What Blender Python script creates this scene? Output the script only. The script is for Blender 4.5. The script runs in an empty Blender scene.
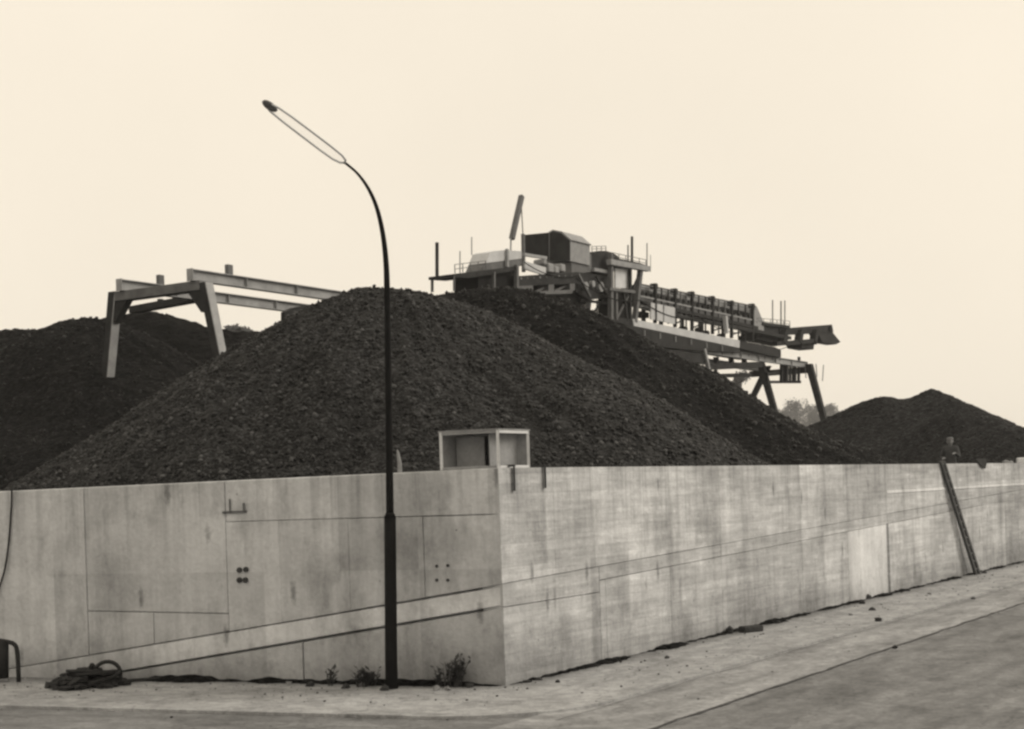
import bpy, bmesh, math, random
import numpy as np
from mathutils import Vector, Matrix, noise as mnoise

random.seed(7)
RNG = np.random.default_rng(11)
scene = bpy.context.scene
COL = scene.collection

# ---------------------------------------------------------------- camera
FPX = 1500.0                       # focal length in pixels of a 1024 px wide frame
CX, CY = 512.0, 490.0              # principal point: camera is level, lens shifted up
EYE = 2.69
ROLL = math.radians(1.9)
cr, sr = math.cos(ROLL), math.sin(ROLL)
R_AX = Vector((cr, 0, -sr)); U_AX = Vector((sr, 0, cr)); F_AX = Vector((0, 1, 0))
EYE_P = Vector((0, 0, EYE))
cam_d = bpy.data.cameras.new('camera')
cam = bpy.data.objects.new('camera', cam_d); COL.objects.link(cam)
cam_d.sensor_width = 36.0
cam_d.lens = FPX / 1024.0 * 36.0
cam_d.shift_y = (CY - 364.5) / 1024.0
cam_d.clip_start = 0.1; cam_d.clip_end = 6000
M = Matrix((R_AX, U_AX, -F_AX)).transposed().to_4x4()
M.translation = EYE_P
cam.matrix_world = M
scene.camera = cam

# ---------------------------------------------------------------- sky, sun, exposure
SEPIA = (1.0, 0.90, 0.745)
SUN_AZ = Vector((0.97, 0.16, 0)).normalized()
SUN_EL = math.radians(33)
world = bpy.data.worlds.new('World'); scene.world = world
world.use_nodes = True
nt = world.node_tree; nt.nodes.clear()
sky = nt.nodes.new('ShaderNodeTexSky'); sky.sky_type = 'NISHITA'; sky.sun_disc = False
sky.sun_elevation = SUN_EL
sky.sun_rotation = math.atan2(SUN_AZ.x, SUN_AZ.y)
sky.dust_density = 4.0
bw = nt.nodes.new('ShaderNodeRGBToBW')
mul = nt.nodes.new('ShaderNodeMath'); mul.operation = 'MULTIPLY_ADD'
mul.inputs[1].default_value = 0.04; mul.inputs[2].default_value = 9.45     # a closed overcast: almost even
tint = nt.nodes.new('ShaderNodeVectorMath'); tint.operation = 'SCALE'
tint.inputs[0].default_value = SEPIA
bg = nt.nodes.new('ShaderNodeBackground'); bg.inputs['Strength'].default_value = 0.1
wo = nt.nodes.new('ShaderNodeOutputWorld')
nt.links.new(sky.outputs[0], bw.inputs[0]); nt.links.new(bw.outputs[0], mul.inputs[0])
tcw = nt.nodes.new('ShaderNodeTexCoord'); cn = nt.nodes.new('ShaderNodeTexNoise'); cn.inputs['Scale'].default_value = 2.2; cn.inputs['Detail'].default_value = 5
cm = nt.nodes.new('ShaderNodeMapRange'); cm.inputs[1].default_value = 0.3; cm.inputs[2].default_value = 0.7; cm.inputs[3].default_value = 0.96; cm.inputs[4].default_value = 1.04
cmul = nt.nodes.new('ShaderNodeMath'); cmul.operation = 'MULTIPLY'       # faint unevenness of the cloud sheet
nt.links.new(tcw.outputs['Generated'], cn.inputs['Vector']); nt.links.new(cn.outputs[0], cm.inputs[0])
nt.links.new(mul.outputs[0], cmul.inputs[0]); nt.links.new(cm.outputs[0], cmul.inputs[1])
nt.links.new(cmul.outputs[0], tint.inputs['Scale']); nt.links.new(tint.outputs[0], bg.inputs['Color'])
nt.links.new(bg.outputs[0], wo.inputs['Surface'])

sun_d = bpy.data.lights.new('sun', 'SUN'); sun = bpy.data.objects.new('sun', sun_d); COL.objects.link(sun)
sun_d.energy = 1.75; sun_d.angle = math.radians(25); sun_d.color = (1.0, 0.93, 0.82)
sd = Vector((SUN_AZ.x * math.cos(SUN_EL), SUN_AZ.y * math.cos(SUN_EL), math.sin(SUN_EL)))
sun.rotation_euler = sd.to_track_quat('Z', 'Y').to_euler()
scene.view_settings.view_transform = 'Standard'
scene.view_settings.look = 'None'
scene.view_settings.exposure = 0.0
scene.view_settings.gamma = 1.0
scene.cycles.filter_width = 2.6          # soft old lens and print
scene.cycles.volume_bounces = 3
scene.cycles.max_bounces = 8

# ---------------------------------------------------------------- pixel rays -> places
def ray(x, y):
    return F_AX + R_AX * ((x - CX) / FPX) + U_AX * ((CY - y) / FPX)
def at(x, y, Y):
    return EYE_P + ray(x, y) * Y
def on_ground(x, y, z=0.0):
    d = ray(x, y); return EYE_P + d * ((z - EYE) / d.z)
def on_plane(x, y, p, n):
    d = ray(x, y); return EYE_P + d * ((p - EYE_P).dot(n) / d.dot(n))

# ---------------------------------------------------------------- the yard wall's plan
CORNER = on_ground(505.5, 686)
LD = Vector((-0.932, 0.362, 0)).normalized()      # along the left wall
BD = Vector((0.530, 0.848, 0)).normalized()       # along the right wall
NL = Vector((-LD.y * -1, 0, 0)); NL = Vector((-0.362, -0.932, 0)).normalized()   # outward normals
NR = Vector((0.848, -0.530, 0)).normalized()
WALL_H = 3.0
def lw(x, y):
    p = on_plane(x, y, CORNER, NL); return ((p - CORNER).dot(LD), p.z)
def rw(x, y):
    p = on_plane(x, y, CORNER, NR); return ((p - CORNER).dot(BD), p.z)

# ---------------------------------------------------------------- helpers
def link(o, parent=None):
    COL.objects.link(o)
    if parent is not None: o.parent = parent
    return o
def tag(o, label=None, cat=None, group=None, kind=None):
    if label: o['label'] = label
    if cat: o['category'] = cat
    if group: o['group'] = group
    if kind: o['kind'] = kind
    return o
def thing(name, label, cat, loc=(0, 0, 0), rz=0.0, group=None):
    o = bpy.data.objects.new(name, None); o.empty_display_size = 0.3
    o.location = loc; o.rotation_euler = (0, 0, rz)
    link(o); return tag(o, label, cat, group)
def copy_tree(o, parent=None):
    c = o.copy(); link(c, parent)
    for ch in list(o.children): copy_tree(ch, c)
    return c

class MB:
    """collects shapes; build() links them as one mesh object"""
    def __init__(s): s.v = []; s.f = []; s.uv = None
    def add(s, vs, fs):
        n = len(s.v); s.v += [tuple(v) for v in vs]; s.f += [tuple(i + n for i in f) for f in fs]
    def box(s, c, d, ax=None):
        c = Vector(c); d = Vector(d) / 2
        ax = ax or (Vector((1, 0, 0)), Vector((0, 1, 0)), Vector((0, 0, 1)))
        vs = [c + ax[0] * (i * d.x) + ax[1] * (j * d.y) + ax[2] * (k * d.z)
              for k in (-1, 1) for j in (-1, 1) for i in (-1, 1)]
        s.add(vs, [(0, 2, 3, 1), (4, 5, 7, 6), (0, 1, 5, 4), (2, 6, 7, 3), (0, 4, 6, 2), (1, 3, 7, 5)])
    def cham(s, lo, hi, c=0.02):
        """axis box with chamfered edges (lo, hi corners)"""
        lo = Vector(lo); hi = Vector(hi); vs = []; c = min(c, *(0.45 * (hi - lo)))
        bm = bmesh.new(); bmesh.ops.create_cube(bm, size=1)
        for v in bm.verts:
            v.co = Vector([(lo[i] + hi[i]) / 2 + v.co[i] * (hi[i] - lo[i]) for i in range(3)])
        bmesh.ops.bevel(bm, geom=list(bm.edges), offset=c, segments=1, affect='EDGES', profile=0.5)
        bm.verts.index_update()
        s.add([v.co.copy() for v in bm.verts], [[v.index for v in f.verts] for f in bm.faces]); bm.free()
    def bar(s, a, b, w, h=None, up=(0, 0, 1)):
        a = Vector(a); b = Vector(b); h = h or w
        x = (b - a).normalized(); up = Vector(up)
        if abs(x.dot(up)) > 0.97: up = Vector((1, 0, 0))
        y = up.cross(x).normalized(); z = x.cross(y)
        s.box((a + b) / 2, ((b - a).length, w, h), (x, y, z))
    def ibeam(s, a, b, w, h, tf=0.035, tw=0.03):
        """I-section: top at a.z"""
        a = Vector(a); b = Vector(b); Z = Vector((0, 0, 1))
        s.bar(a - Z * tf / 2, b - Z * tf / 2, w, tf)
        s.bar(a - Z * (h - tf / 2), b - Z * (h - tf / 2), w, tf)
        s.bar(a - Z * h / 2, b - Z * h / 2, tw, h - 2 * tf)
        n = max(2, int((b - a).length / 3.2))
        for i in range(n + 1):
            p = a.lerp(b, i / n); s.box(p - Z * h / 2, (0.03, w * 0.9, h - 2 * tf))
    def tube(s, pts, r, seg=8, closed=False, caps=True):
        pts = [Vector(p) for p in pts]; n = len(pts)
        rs = r if isinstance(r, (list, tuple)) else [r] * n
        prev = None; base = len(s.v)
        for i, p in enumerate(pts):
            if closed: t = pts[(i + 1) % n] - pts[i - 1]
            else: t = pts[min(i + 1, n - 1)] - pts[max(i - 1, 0)]
            t.normalize()
            if prev is None:
                q = Vector((0, 0, 1)) if abs(t.z) < 0.9 else Vector((1, 0, 0))
                u = t.cross(q).normalized()
            else:
                u = (prev - t * prev.dot(t)).normalized()
            prev = u; v = t.cross(u)
            for k in range(seg):
                a = 2 * math.pi * k / seg
                s.v.append(tuple(p + (u * math.cos(a) + v * math.sin(a)) * rs[i]))
        m = n if closed else n - 1
        for i in range(m):
            for k in range(seg):
                a = base + i * seg + k; b = base + i * seg + (k + 1) % seg
                c = base + ((i + 1) % n) * seg + (k + 1) % seg; d = base + ((i + 1) % n) * seg + k
                s.f.append((a, b, c, d))
        if caps and not closed:
            s.f.append(tuple(base + k for k in range(seg))[::-1])
            s.f.append(tuple(base + (n - 1) * seg + k for k in range(seg)))
    def prism(s, poly, off):
        """poly: list of 3D points (planar); off: extrusion vector"""
        poly = [Vector(p) for p in poly]; off = Vector(off); n = len(poly)
        nrm = Vector((0, 0, 0))
        for i in range(n): nrm += poly[i].cross(poly[(i + 1) % n])
        if nrm.dot(off) > 0: poly = poly[::-1]
        vs = poly + [p + off for p in poly]
        s.add(vs, [tuple(range(n)), tuple(range(2 * n - 1, n - 1, -1))] +
              [(i, i + n, (i + 1) % n + n, (i + 1) % n) for i in range(n)])
    def lump(s, c, r, rough=0.35, squash=0.8, sub=1):
        bm = bmesh.new(); bmesh.ops.create_icosphere(bm, subdivisions=sub, radius=1)
        bm.verts.index_update()
        k = random.uniform(0, 99)
        vs = []
        for v in bm.verts:
            q = v.co * (1 + rough * mnoise.noise(v.co * 1.3 + Vector((k, k, 0))) * 1.6)
            vs.append((c[0] + q.x * r, c[1] + q.y * r, c[2] + q.z * r * squash))
        s.add(vs, [[v.index for v in f.verts] for f in bm.faces]); bm.free()
    def build(s, name, mat, parent=None, smooth=False, origin=None):
        me = bpy.data.meshes.new(name)
        vs = s.v
        if origin is not None: vs = [tuple(Vector(v) - Vector(origin)) for v in vs]
        me.from_pydata(vs, [], s.f); me.update()
        bm = bmesh.new(); bm.from_mesh(me); bmesh.ops.recalc_face_normals(bm, faces=bm.faces)
        bm.to_mesh(me); bm.free()
        me.materials.append(mat)
        if smooth: me.polygons.foreach_set('use_smooth', [True] * len(me.polygons))
        if s.uv is not None:
            lay = me.uv_layers.new(name='plan')
            for lp in me.loops: lay.data[lp.index].uv = s.uv[lp.vertex_index]
        o = bpy.data.objects.new(name, me); link(o, parent)
        if origin is not None: o.location = origin
        return o

# ---------------------------------------------------------------- materials (all greys: the print is toned by its light)
def g(v): return (v, v, v, 1)
class NT:
    def __init__(s, name, rough=0.8, spec=0.3):
        s.m = bpy.data.materials.new(name); s.m.use_nodes = True
        s.t = s.m.node_tree; s.b = s.t.nodes['Principled BSDF']
        s.b.inputs['Roughness'].default_value = rough
        s.b.inputs['Specular IOR Level'].default_value = spec
    def n(s, ty, **k):
        o = s.t.nodes.new(ty)
        for a, b in k.items(): setattr(o, a, b)
        return o
    def l(s, a, b): s.t.links.new(a, b)
    def coord(s, kind, scale=(1, 1, 1), rz=0.0):
        tc = s.n('ShaderNodeTexCoord'); mp = s.n('ShaderNodeMapping')
        mp.inputs['Scale'].default_value = scale; mp.inputs['Rotation'].default_value = (0, 0, rz)
        s.l(tc.outputs[kind], mp.inputs[0]); return mp.outputs[0]
    def noise(s, vec, scale, detail=4, rough=0.55):
        o = s.n('ShaderNodeTexNoise'); o.inputs['Scale'].default_value = scale
        o.inputs['Detail'].default_value = detail; o.inputs['Roughness'].default_value = rough
        s.l(vec, o.inputs['Vector']); return o.outputs[0]
    def rng(s, val, a, b, c, d):
        o = s.n('ShaderNodeMapRange'); s.l(val, o.inputs[0])
        for i, v in enumerate((a, b, c, d)): o.inputs[i + 1].default_value = v
        return o.outputs[0]
    def math(s, op, a, b=0.0, clamp=False):
        o = s.n('ShaderNodeMath', operation=op, use_clamp=clamp)
        for i, v in enumerate((a, b)):
            if isinstance(v, (int, float)): o.inputs[i].default_value = v
            else: s.l(v, o.inputs[i])
        return o.outputs[0]
    def grey(s, val):
        o = s.n('ShaderNodeCombineColor')
        for i, k in enumerate((0.985, 1.0, 1.025)): s.l(s.math('MULTIPLY', val, k), o.inputs[i])
        s.l(o.outputs[0], s.b.inputs['Base Color'])
    def bump(s, val, dist, strength=1.0):
        o = s.n('ShaderNodeBump'); o.inputs['Distance'].default_value = dist; o.inputs['Strength'].default_value = strength
        s.l(val, o.inputs['Height']); s.l(o.outputs[0], s.b.inputs['Normal'])

def mat_flat(name, lo, hi, scale=3.0, rough=0.6, spec=0.22, metal=0.0, bump=0.004):
    t = NT(name, rough, spec); c = t.coord('Object')
    n1 = t.noise(c, scale, 6, 0.65); n2 = t.noise(c, scale * 9, 3, 0.6)
    v = t.rng(t.math('ADD', t.math('MULTIPLY', n1, 0.7), t.math('MULTIPLY', n2, 0.3)), 0.33, 0.67, lo, hi)
    t.grey(v); t.bump(n2, bump, 0.5); t.b.inputs['Metallic'].default_value = metal
    return t.m

def mat_concrete(name, base, boards):
    """poured concrete: cloudy grey, run-off streaks, stains, form-tie spots; boards = horizontal board marks"""
    t = NT(name, 0.9, 0.2)
    uv = t.coord('UV'); 
    cloud = t.noise(t.coord('UV', (0.55, 0.8, 1)), 1.0, 5, 0.6)
    streak = t.noise(t.coord('UV', (2.6, 0.16, 1)), 1.6, 5, 0.65)
    fine = t.noise(uv, 14.0, 4, 0.7)
    blot = t.noise(t.coord('UV', (1.7, 1.1, 1)), 1.9, 6, 0.72)
    v = t.math('MULTIPLY', t.rng(cloud, 0.34, 0.66, 0.78, 1.18), base)
    v = t.math('MULTIPLY', v, t.rng(streak, 0.32, 0.68, 0.88, 1.09))
    sheetn = t.n('ShaderNodeTexWhiteNoise', noise_dimensions='2D')       # shuttering sheets of different age
    fl = t.n('ShaderNodeVectorMath', operation='FLOOR'); t.l(t.coord('UV', (0.8, 0.62, 1)), fl.inputs[0]); t.l(fl.outputs[0], sheetn.inputs['Vector'])
    v = t.math('MULTIPLY', v, t.rng(sheetn.outputs['Value'], 0, 1, 0.86, 1.13))
    wet = t.noise(t.coord('UV', (0.9, 0.35, 1)), 1.1, 6, 0.7)
    v = t.math('MULTIPLY', v, t.rng(wet, 0.50, 0.70, 1.0, 0.58))
    v = t.math('MULTIPLY', v, t.rng(fine, 0.3, 0.7, 0.90, 1.09))
    v = t.math('MULTIPLY', v, t.rng(blot, 0.55, 0.78, 1.0, 0.70))
    if boards:
        bd = t.noise(t.coord('UV', (0.6, 7.0, 1)), 1.5, 4, 0.65)
        v = t.math('MULTIPLY', v, t.rng(bd, 0.3, 0.7, 0.84, 1.16))
        wn = t.n('ShaderNodeTexWhiteNoise', noise_dimensions='2D'); fb = t.n('ShaderNodeVectorMath', operation='FLOOR')
        shx = t.n('ShaderNodeVectorMath', operation='ADD'); sz = t.n('ShaderNodeSeparateXYZ'); t.l(t.coord('UV', (0.42, 7.2, 1)), sz.inputs[0])
        fz = t.math('FLOOR', sz.outputs[1]); cx_ = t.n('ShaderNodeCombineXYZ'); t.l(t.math('ADD', sz.outputs[0], t.math('MULTIPLY', fz, 0.377)), cx_.inputs[0]); t.l(fz, cx_.inputs[1])
        t.l(cx_.outputs[0], fb.inputs[0]); t.l(fb.outputs[0], wn.inputs['Vector'])
        v = t.math('MULTIPLY', v, t.rng(wn.outputs['Value'], 0, 1, 0.90, 1.09))
        fr = t.math('FRACT', sz.outputs[1]); v = t.math('MULTIPLY', v, t.rng(fr, 0.0, 0.10, 0.86, 1.0))
        bd2 = t.noise(t.coord('UV', (0.9, 2.6, 1)), 1.6, 5, 0.7)
        v = t.math('MULTIPLY', v, t.rng(bd2, 0.54, 0.70, 1.0, 1.28))
    # splash dirt along the foot and run-off under the crest
    sp = t.n('ShaderNodeSeparateXYZ'); tc = t.n('ShaderNodeTexCoord'); t.l(tc.outputs['UV'], sp.inputs[0])
    foot = t.rng(t.math('ADD', sp.outputs[1], t.math('MULTIPLY', blot, -1.1)), -0.55, 0.25, 0.62, 1.0)
    v = t.math('MULTIPLY', v, foot)
    st2 = t.noise(t.coord('UV', (5.5, 0.10, 1)), 1.3, 4, 0.7)
    crest = t.math('MULTIPLY', t.rng(sp.outputs[1], 1.6, 3.0, 0.0, 1.0), t.rng(st2, 0.50, 0.66, 0.0, 0.30))
    v = t.math('MULTIPLY', v, t.math('SUBTRACT', 1.0, crest))
    # form-tie holes and pits
    vo = t.n('ShaderNodeTexVoronoi'); vo.inputs['Scale'].default_value = 2.1; t.l(uv, vo.inputs['Vector'])
    pit = t.math('MULTIPLY', t.rng(vo.outputs['Distance'], 0.028, 0.045, 0.45, 1.0), 1.0)
    v = t.math('MULTIPLY', v, pit)
    vs_ = t.n('ShaderNodeTexVoronoi'); vs_.inputs['Scale'].default_value = 1.0; t.l(t.coord('UV', (2.4, 0.75, 1)), vs_.inputs['Vector'])
    smear = t.math('ADD', vs_.outputs['Distance'], t.math('MULTIPLY', fine, 0.16))
    v = t.math('MULTIPLY', v, t.rng(smear, 0.13, 0.24, 0.50, 1.0))
    oi = t.n('ShaderNodeObjectInfo')
    v = t.math('MULTIPLY', v, t.rng(oi.outputs['Random'], 0, 1, 0.84, 1.13) if boards else t.rng(oi.outputs['Random'], 0, 1, 0.93, 1.08))
    t.grey(v)
    t.bump(t.math('ADD', t.math('ADD', fine, t.math('MULTIPLY', streak, 0.6)), t.math('MULTIPLY', bd, 1.0) if boards else 0.0), 0.016, 0.7)
    return t.m

def mat_coal(name, k=1.0, cell=5.5, pebble=0.10):
    t = NT(name, 0.75, 0.10 if k > .5 else 0.03); c = t.coord('Object')
    wob = t.noise(c, 2.0, 3)
    vo = t.n('ShaderNodeTexVoronoi'); vo.inputs['Scale'].default_value = cell; t.l(c, vo.inputs['Vector'])
    vo2 = t.n('ShaderNodeTexVoronoi'); vo2.inputs['Scale'].default_value = cell * 2.3; t.l(c, vo2.inputs['Vector'])
    big = t.noise(c, 0.30, 5, 0.6)
    s1 = t.n('ShaderNodeSeparateColor'); t.l(vo.outputs['Color'], s1.inputs[0])
    s2 = t.n('ShaderNodeSeparateColor'); t.l(vo2.outputs['Color'], s2.inputs[0])
    a = t.math('POWER', s1.outputs[0], 3.0); b = t.math('POWER', s2.outputs[0], 5.0)
    v = t.math('ADD', t.math('MULTIPLY', a, 0.055 * k), t.math('MULTIPLY', b, 0.075 * k))
    v = t.math('ADD', v, 0.012 * k)
    v = t.math('MULTIPLY', v, t.rng(big, 0.3, 0.7, 0.65, 1.3))
    t.grey(v)
    h = t.math('SUBTRACT', 0.0, t.math('ADD', vo.outputs['Distance'], t.math('MULTIPLY', vo2.outputs['Distance'], 0.5)))
    t.bump(h, pebble, 0.9)
    return t.m

M_WALL_L = mat_concrete('concrete_smooth', 0.51, False)
M_BAND = mat_concrete('concrete_band', 0.64, False)
M_LEDGE_LIT = mat_concrete('lit_ledge_concrete', 0.72, False)  # paler concrete: light from above on the ledge, put into its colour
M_WALL_R = mat_concrete('concrete_boarded', 0.485, True)
M_WALL_RP = mat_concrete('concrete_fresh', 0.60, False)
M_WALL_RD = mat_concrete('concrete_sooty', 0.40, True)
M_COAL4 = mat_coal('coal_brown', 0.42, 6.0, 0.07)
M_COAL = mat_coal('coal', 0.58, 8.5, 0.07)
M_COAL2 = mat_coal('coal_far', 0.22, 6.5, 0.08)
M_COAL3 = mat_coal('coal_black', 0.08, 6.0, 0.08)
M_LUMP = mat_flat('coal_lump', 0.006, 0.055, 2.3, 0.5, 0.25, bump=0.02)
def mat_lump(name, k):
    t = NT(name, 0.5, 0.18); geo = t.n('ShaderNodeNewGeometry')
    v = t.math('ADD', t.math('MULTIPLY', t.math('POWER', geo.outputs['Random Per Island'], 5.0), k), 0.008)
    t.grey(v); return t.m
M_LUMP = mat_lump('coal_lump', 0.085); M_LUMP2 = mat_lump('dark_coal_lump', 0.03)
M_LIGHT = mat_flat('light_grey_steel', 0.22, 0.38, 1.2)
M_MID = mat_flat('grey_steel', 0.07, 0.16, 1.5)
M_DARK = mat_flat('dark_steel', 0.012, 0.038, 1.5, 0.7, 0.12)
M_BLACK = mat_flat('black_paint', 0.005, 0.012, 4.0, 0.7, 0.08)
M_WHITE = mat_flat('white_paint', 0.50, 0.72, 2.0)
M_PANEL = mat_flat('grey_panel', 0.20, 0.34, 2.5)
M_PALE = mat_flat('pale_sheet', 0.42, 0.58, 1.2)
M_RUST = mat_flat('rusty_iron', 0.03, 0.07, 6.0, 0.9, 0.2)
M_WOOD = mat_flat('weathered_timber', 0.05, 0.10, 5.0, 0.9, 0.2)
M_RUBBER = mat_flat('black_rubber', 0.010, 0.022, 7.0, 0.7, 0.3)
M_STONE = mat_flat('rubble', 0.10, 0.30, 8.0, 0.9, 0.2, bump=0.02)
M_DSTONE = mat_flat('dark_rubble', 0.02, 0.06, 8.0, 0.9, 0.2, bump=0.02)
M_LEAF = mat_flat('leaf', 0.045, 0.11, 0.8, 0.7, 0.3)
M_BARK = mat_flat('bark', 0.05, 0.10, 3.0, 0.9, 0.2)
M_WEED = mat_flat('weed_leaf', 0.02, 0.06, 6.0, 0.7, 0.3)
M_SKIN = mat_flat('skin', 0.20, 0.26, 5.0, 0.6, 0.3, bump=0.001)
M_CLOTH = mat_flat('grey_cloth', 0.045, 0.09, 5.0, 0.95, 0.1)
M_TROUS = mat_flat('dark_cloth', 0.03, 0.05, 5.0, 0.95, 0.1)
M_CAP = mat_flat('pale_cap', 0.13, 0.20, 5.0, 0.9, 0.1)
M_GROUND = mat_flat('earth', 0.10, 0.20, 0.1, 0.95, 0.1)
M_HILL = mat_flat('wooded_hill', 0.05, 0.10, 0.05, 0.95, 0.1)

def mat_opal():
    t = NT('clear_plastic', 0.2, 0.3)
    t.b.inputs['Base Color'].default_value = g(0.8); t.b.inputs['Alpha'].default_value = 0.06
    return t.m
M_OPAL = mat_opal()

def mat_road(name, kind):
    """asphalt/paving with wear that runs along the two walls round the corner"""
    t = NT(name, 0.85, 0.25)
    geo = t.n('ShaderNodeNewGeometry')
    def dotn(n):
        v = t.n('ShaderNodeVectorMath', operation='SUBTRACT'); t.l(geo.outputs['Position'], v.inputs[0]); v.inputs[1].default_value = CORNER
        d = t.n('ShaderNodeVectorMath', operation='DOT_PRODUCT'); t.l(v.outputs[0], d.inputs[0]); d.inputs[1].default_value = n
        return d.outputs['Value']
    dl, dr = dotn(NL), dotn(NR); al, ar = dotn(LD), dotn(BD)
    o = t.n('ShaderNodeMath', operation='SMOOTH_MAX'); t.l(dl, o.inputs[0]); t.l(dr, o.inputs[1]); o.inputs[2].default_value = 1.6
    dist = o.outputs[0]
    along = t.math('SUBTRACT', ar, al)
    cv = t.n('ShaderNodeCombineXYZ'); t.l(t.math('MULTIPLY', along, 0.32), cv.inputs[0]); t.l(t.math('MULTIPLY', dist, 1.9), cv.inputs[1])
    lane = t.noise(cv.outputs[0], 0.9, 5, 0.6)
    cv2 = t.n('ShaderNodeCombineXYZ'); t.l(t.math('MULTIPLY', along, 1.5), cv2.inputs[0]); t.l(t.math('MULTIPLY', dist, 3.0), cv2.inputs[1])
    streak = t.noise(cv2.outputs[0], 1.0, 6, 0.7)
    pos = geo.outputs['Position']
    blot = t.noise(pos, 0.7, 6, 0.65); fine = t.noise(pos, 22.0, 3, 0.7); mid = t.noise(pos, 4.0, 5, 0.7)
    base = {'pave': 0.335, 'strip': 0.27, 'road': 0.175}[kind]
    v = t.math('MULTIPLY', t.rng(lane, 0.30, 0.70, 0.62 if kind != 'pave' else 0.85, 1.30 if kind != 'pave' else 1.1), base)
    v = t.math('MULTIPLY', v, t.rng(streak, 0.35, 0.65, 0.80, 1.14))
    v = t.math('MULTIPLY', v, t.rng(blot, 0.35, 0.65, 0.84, 1.14))
    v = t.math('MULTIPLY', v, t.rng(fine, 0.3, 0.7, 0.82, 1.16))
    v = t.math('MULTIPLY', v, t.rng(mid, 0.60, 0.72, 1.0, 0.78))
    vg = t.n('ShaderNodeTexVoronoi'); vg.inputs['Scale'].default_value = 9.0; t.l(pos, vg.inputs['Vector'])
    sg = t.n('ShaderNodeSeparateColor'); t.l(vg.outputs['Color'], sg.inputs[0])
    v = t.math('MULTIPLY', v, t.rng(sg.outputs[0], 0.0, 1.0, 0.86, 1.12))
    crk = t.n('ShaderNodeTexVoronoi', feature='DISTANCE_TO_EDGE'); crk.inputs['Scale'].default_value = 0.45
    wv = t.n('ShaderNodeVectorMath', operation='ADD'); nz = t.n('ShaderNodeTexNoise'); nz.inputs['Scale'].default_value = 2.5; nz.inputs['Detail'].default_value = 5; t.l(pos, nz.inputs['Vector']); t.l(pos, wv.inputs[0]); t.l(nz.outputs['Color'], wv.inputs[1]); t.l(wv.outputs[0], crk.inputs['Vector'])
    v = t.math('MULTIPLY', v, t.rng(crk.outputs['Distance'], 0.004, 0.014, 0.72, 1.0))
    if kind == 'pave':    # coal dirt swept against the foot of the wall
        v = t.math('MULTIPLY', v, t.rng(t.math('ADD', dist, t.math('MULTIPLY', mid, -0.5)), -0.2, 0.25, 0.50, 1.0))
    if kind == 'road':    # oil-dark patches
        v = t.math('MULTIPLY', v, t.rng(streak, 0.60, 0.70, 1.0, 0.45))
    t.grey(v); t.bump(t.math('ADD', fine, mid), 0.015, 0.6)
    return t.m
M_ROAD = mat_road('asphalt', 'road'); M_STRIP = mat_road('worn_asphalt', 'strip'); M_PAVE = mat_road('pavement', 'pave')

# ---------------------------------------------------------------- ground, road, pavement
def sheet(name, pts, z, mat):
    m = MB(); m.v = [(p[0], p[1], z) for p in pts]; m.f = [tuple(range(len(pts)))]
    o = m.build(name, mat)
    if o.data.polygons[0].normal.z < 0: o.data.flip_normals()
    return tag(o, kind='structure')
sheet('ground', [(-1500, -300), (1700, -300), (1700, 1600), (-1500, 1600)], -0.045, M_GROUND)
def corner_off(ol, orr):
    """the point at distance ol from the left wall's plane and orr from the right wall's"""
    A = Matrix(((NL.x, NL.y), (NR.x, NR.y))); v = A.inverted() @ Vector((ol, orr)); return CORNER + Vector((v.x, v.y, 0))
def ribbon(ol0, or0, ol1, or1, rad, LL=60, LR=110):
    """L-shaped strip between two offsets of the walls; outer corner rounded"""
    inner = [corner_off(ol0, or0) + LD * LL, corner_off(ol0, or0), corner_off(ol0, or0) + BD * LR]
    c = corner_off(ol1 - rad, or1 - rad); out = []
    a0 = math.atan2(NL.y, NL.x); a1 = math.atan2(NR.y, NR.x)
    for i in range(13):
        a = a0 + (a1 - a0) * i / 12; out.append(c + Vector((math.cos(a), math.sin(a), 0)) * rad)
    out = [corner_off(ol1, or1) + LD * LL] + out + [corner_off(ol1, or1) + BD * LR]
    return inner, out
def ribbon_mesh(name, inner, out, z0, z1, mat):
    m = MB(); n = len(out)
    inn = [inner[0]] + [inner[1]] * (n - 2) + [inner[2]]
    for i in range(n - 1):
        a, b, c, d = inn[i], out[i], out[i + 1], inn[i + 1]
        top = [a, b, c] if (a - d).length < 1e-6 else [a, b, c, d]
        m.add([Vector((p.x, p.y, z1)) for p in top], [tuple(range(len(top)))])
        m.add([Vector((b.x, b.y, z0)), Vector((c.x, c.y, z0)), Vector((c.x, c.y, z1)), Vector((b.x, b.y, z1))], [(0, 1, 2, 3)])
    return tag(m.build(name, mat), kind='structure')
sheet('road', [CORNER + LD * 80, CORNER, CORNER + BD * 120, CORNER + BD * 120 + NR * 60, corner_off(40, 60), corner_off(40, 40) + LD * 90], -0.034, M_ROAD)
inner, out = ribbon(0, 0, 2.75, 2.05, 2.0)
ribbon_mesh('pavement', inner, out, -0.04, 0.004, M_PAVE)
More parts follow.
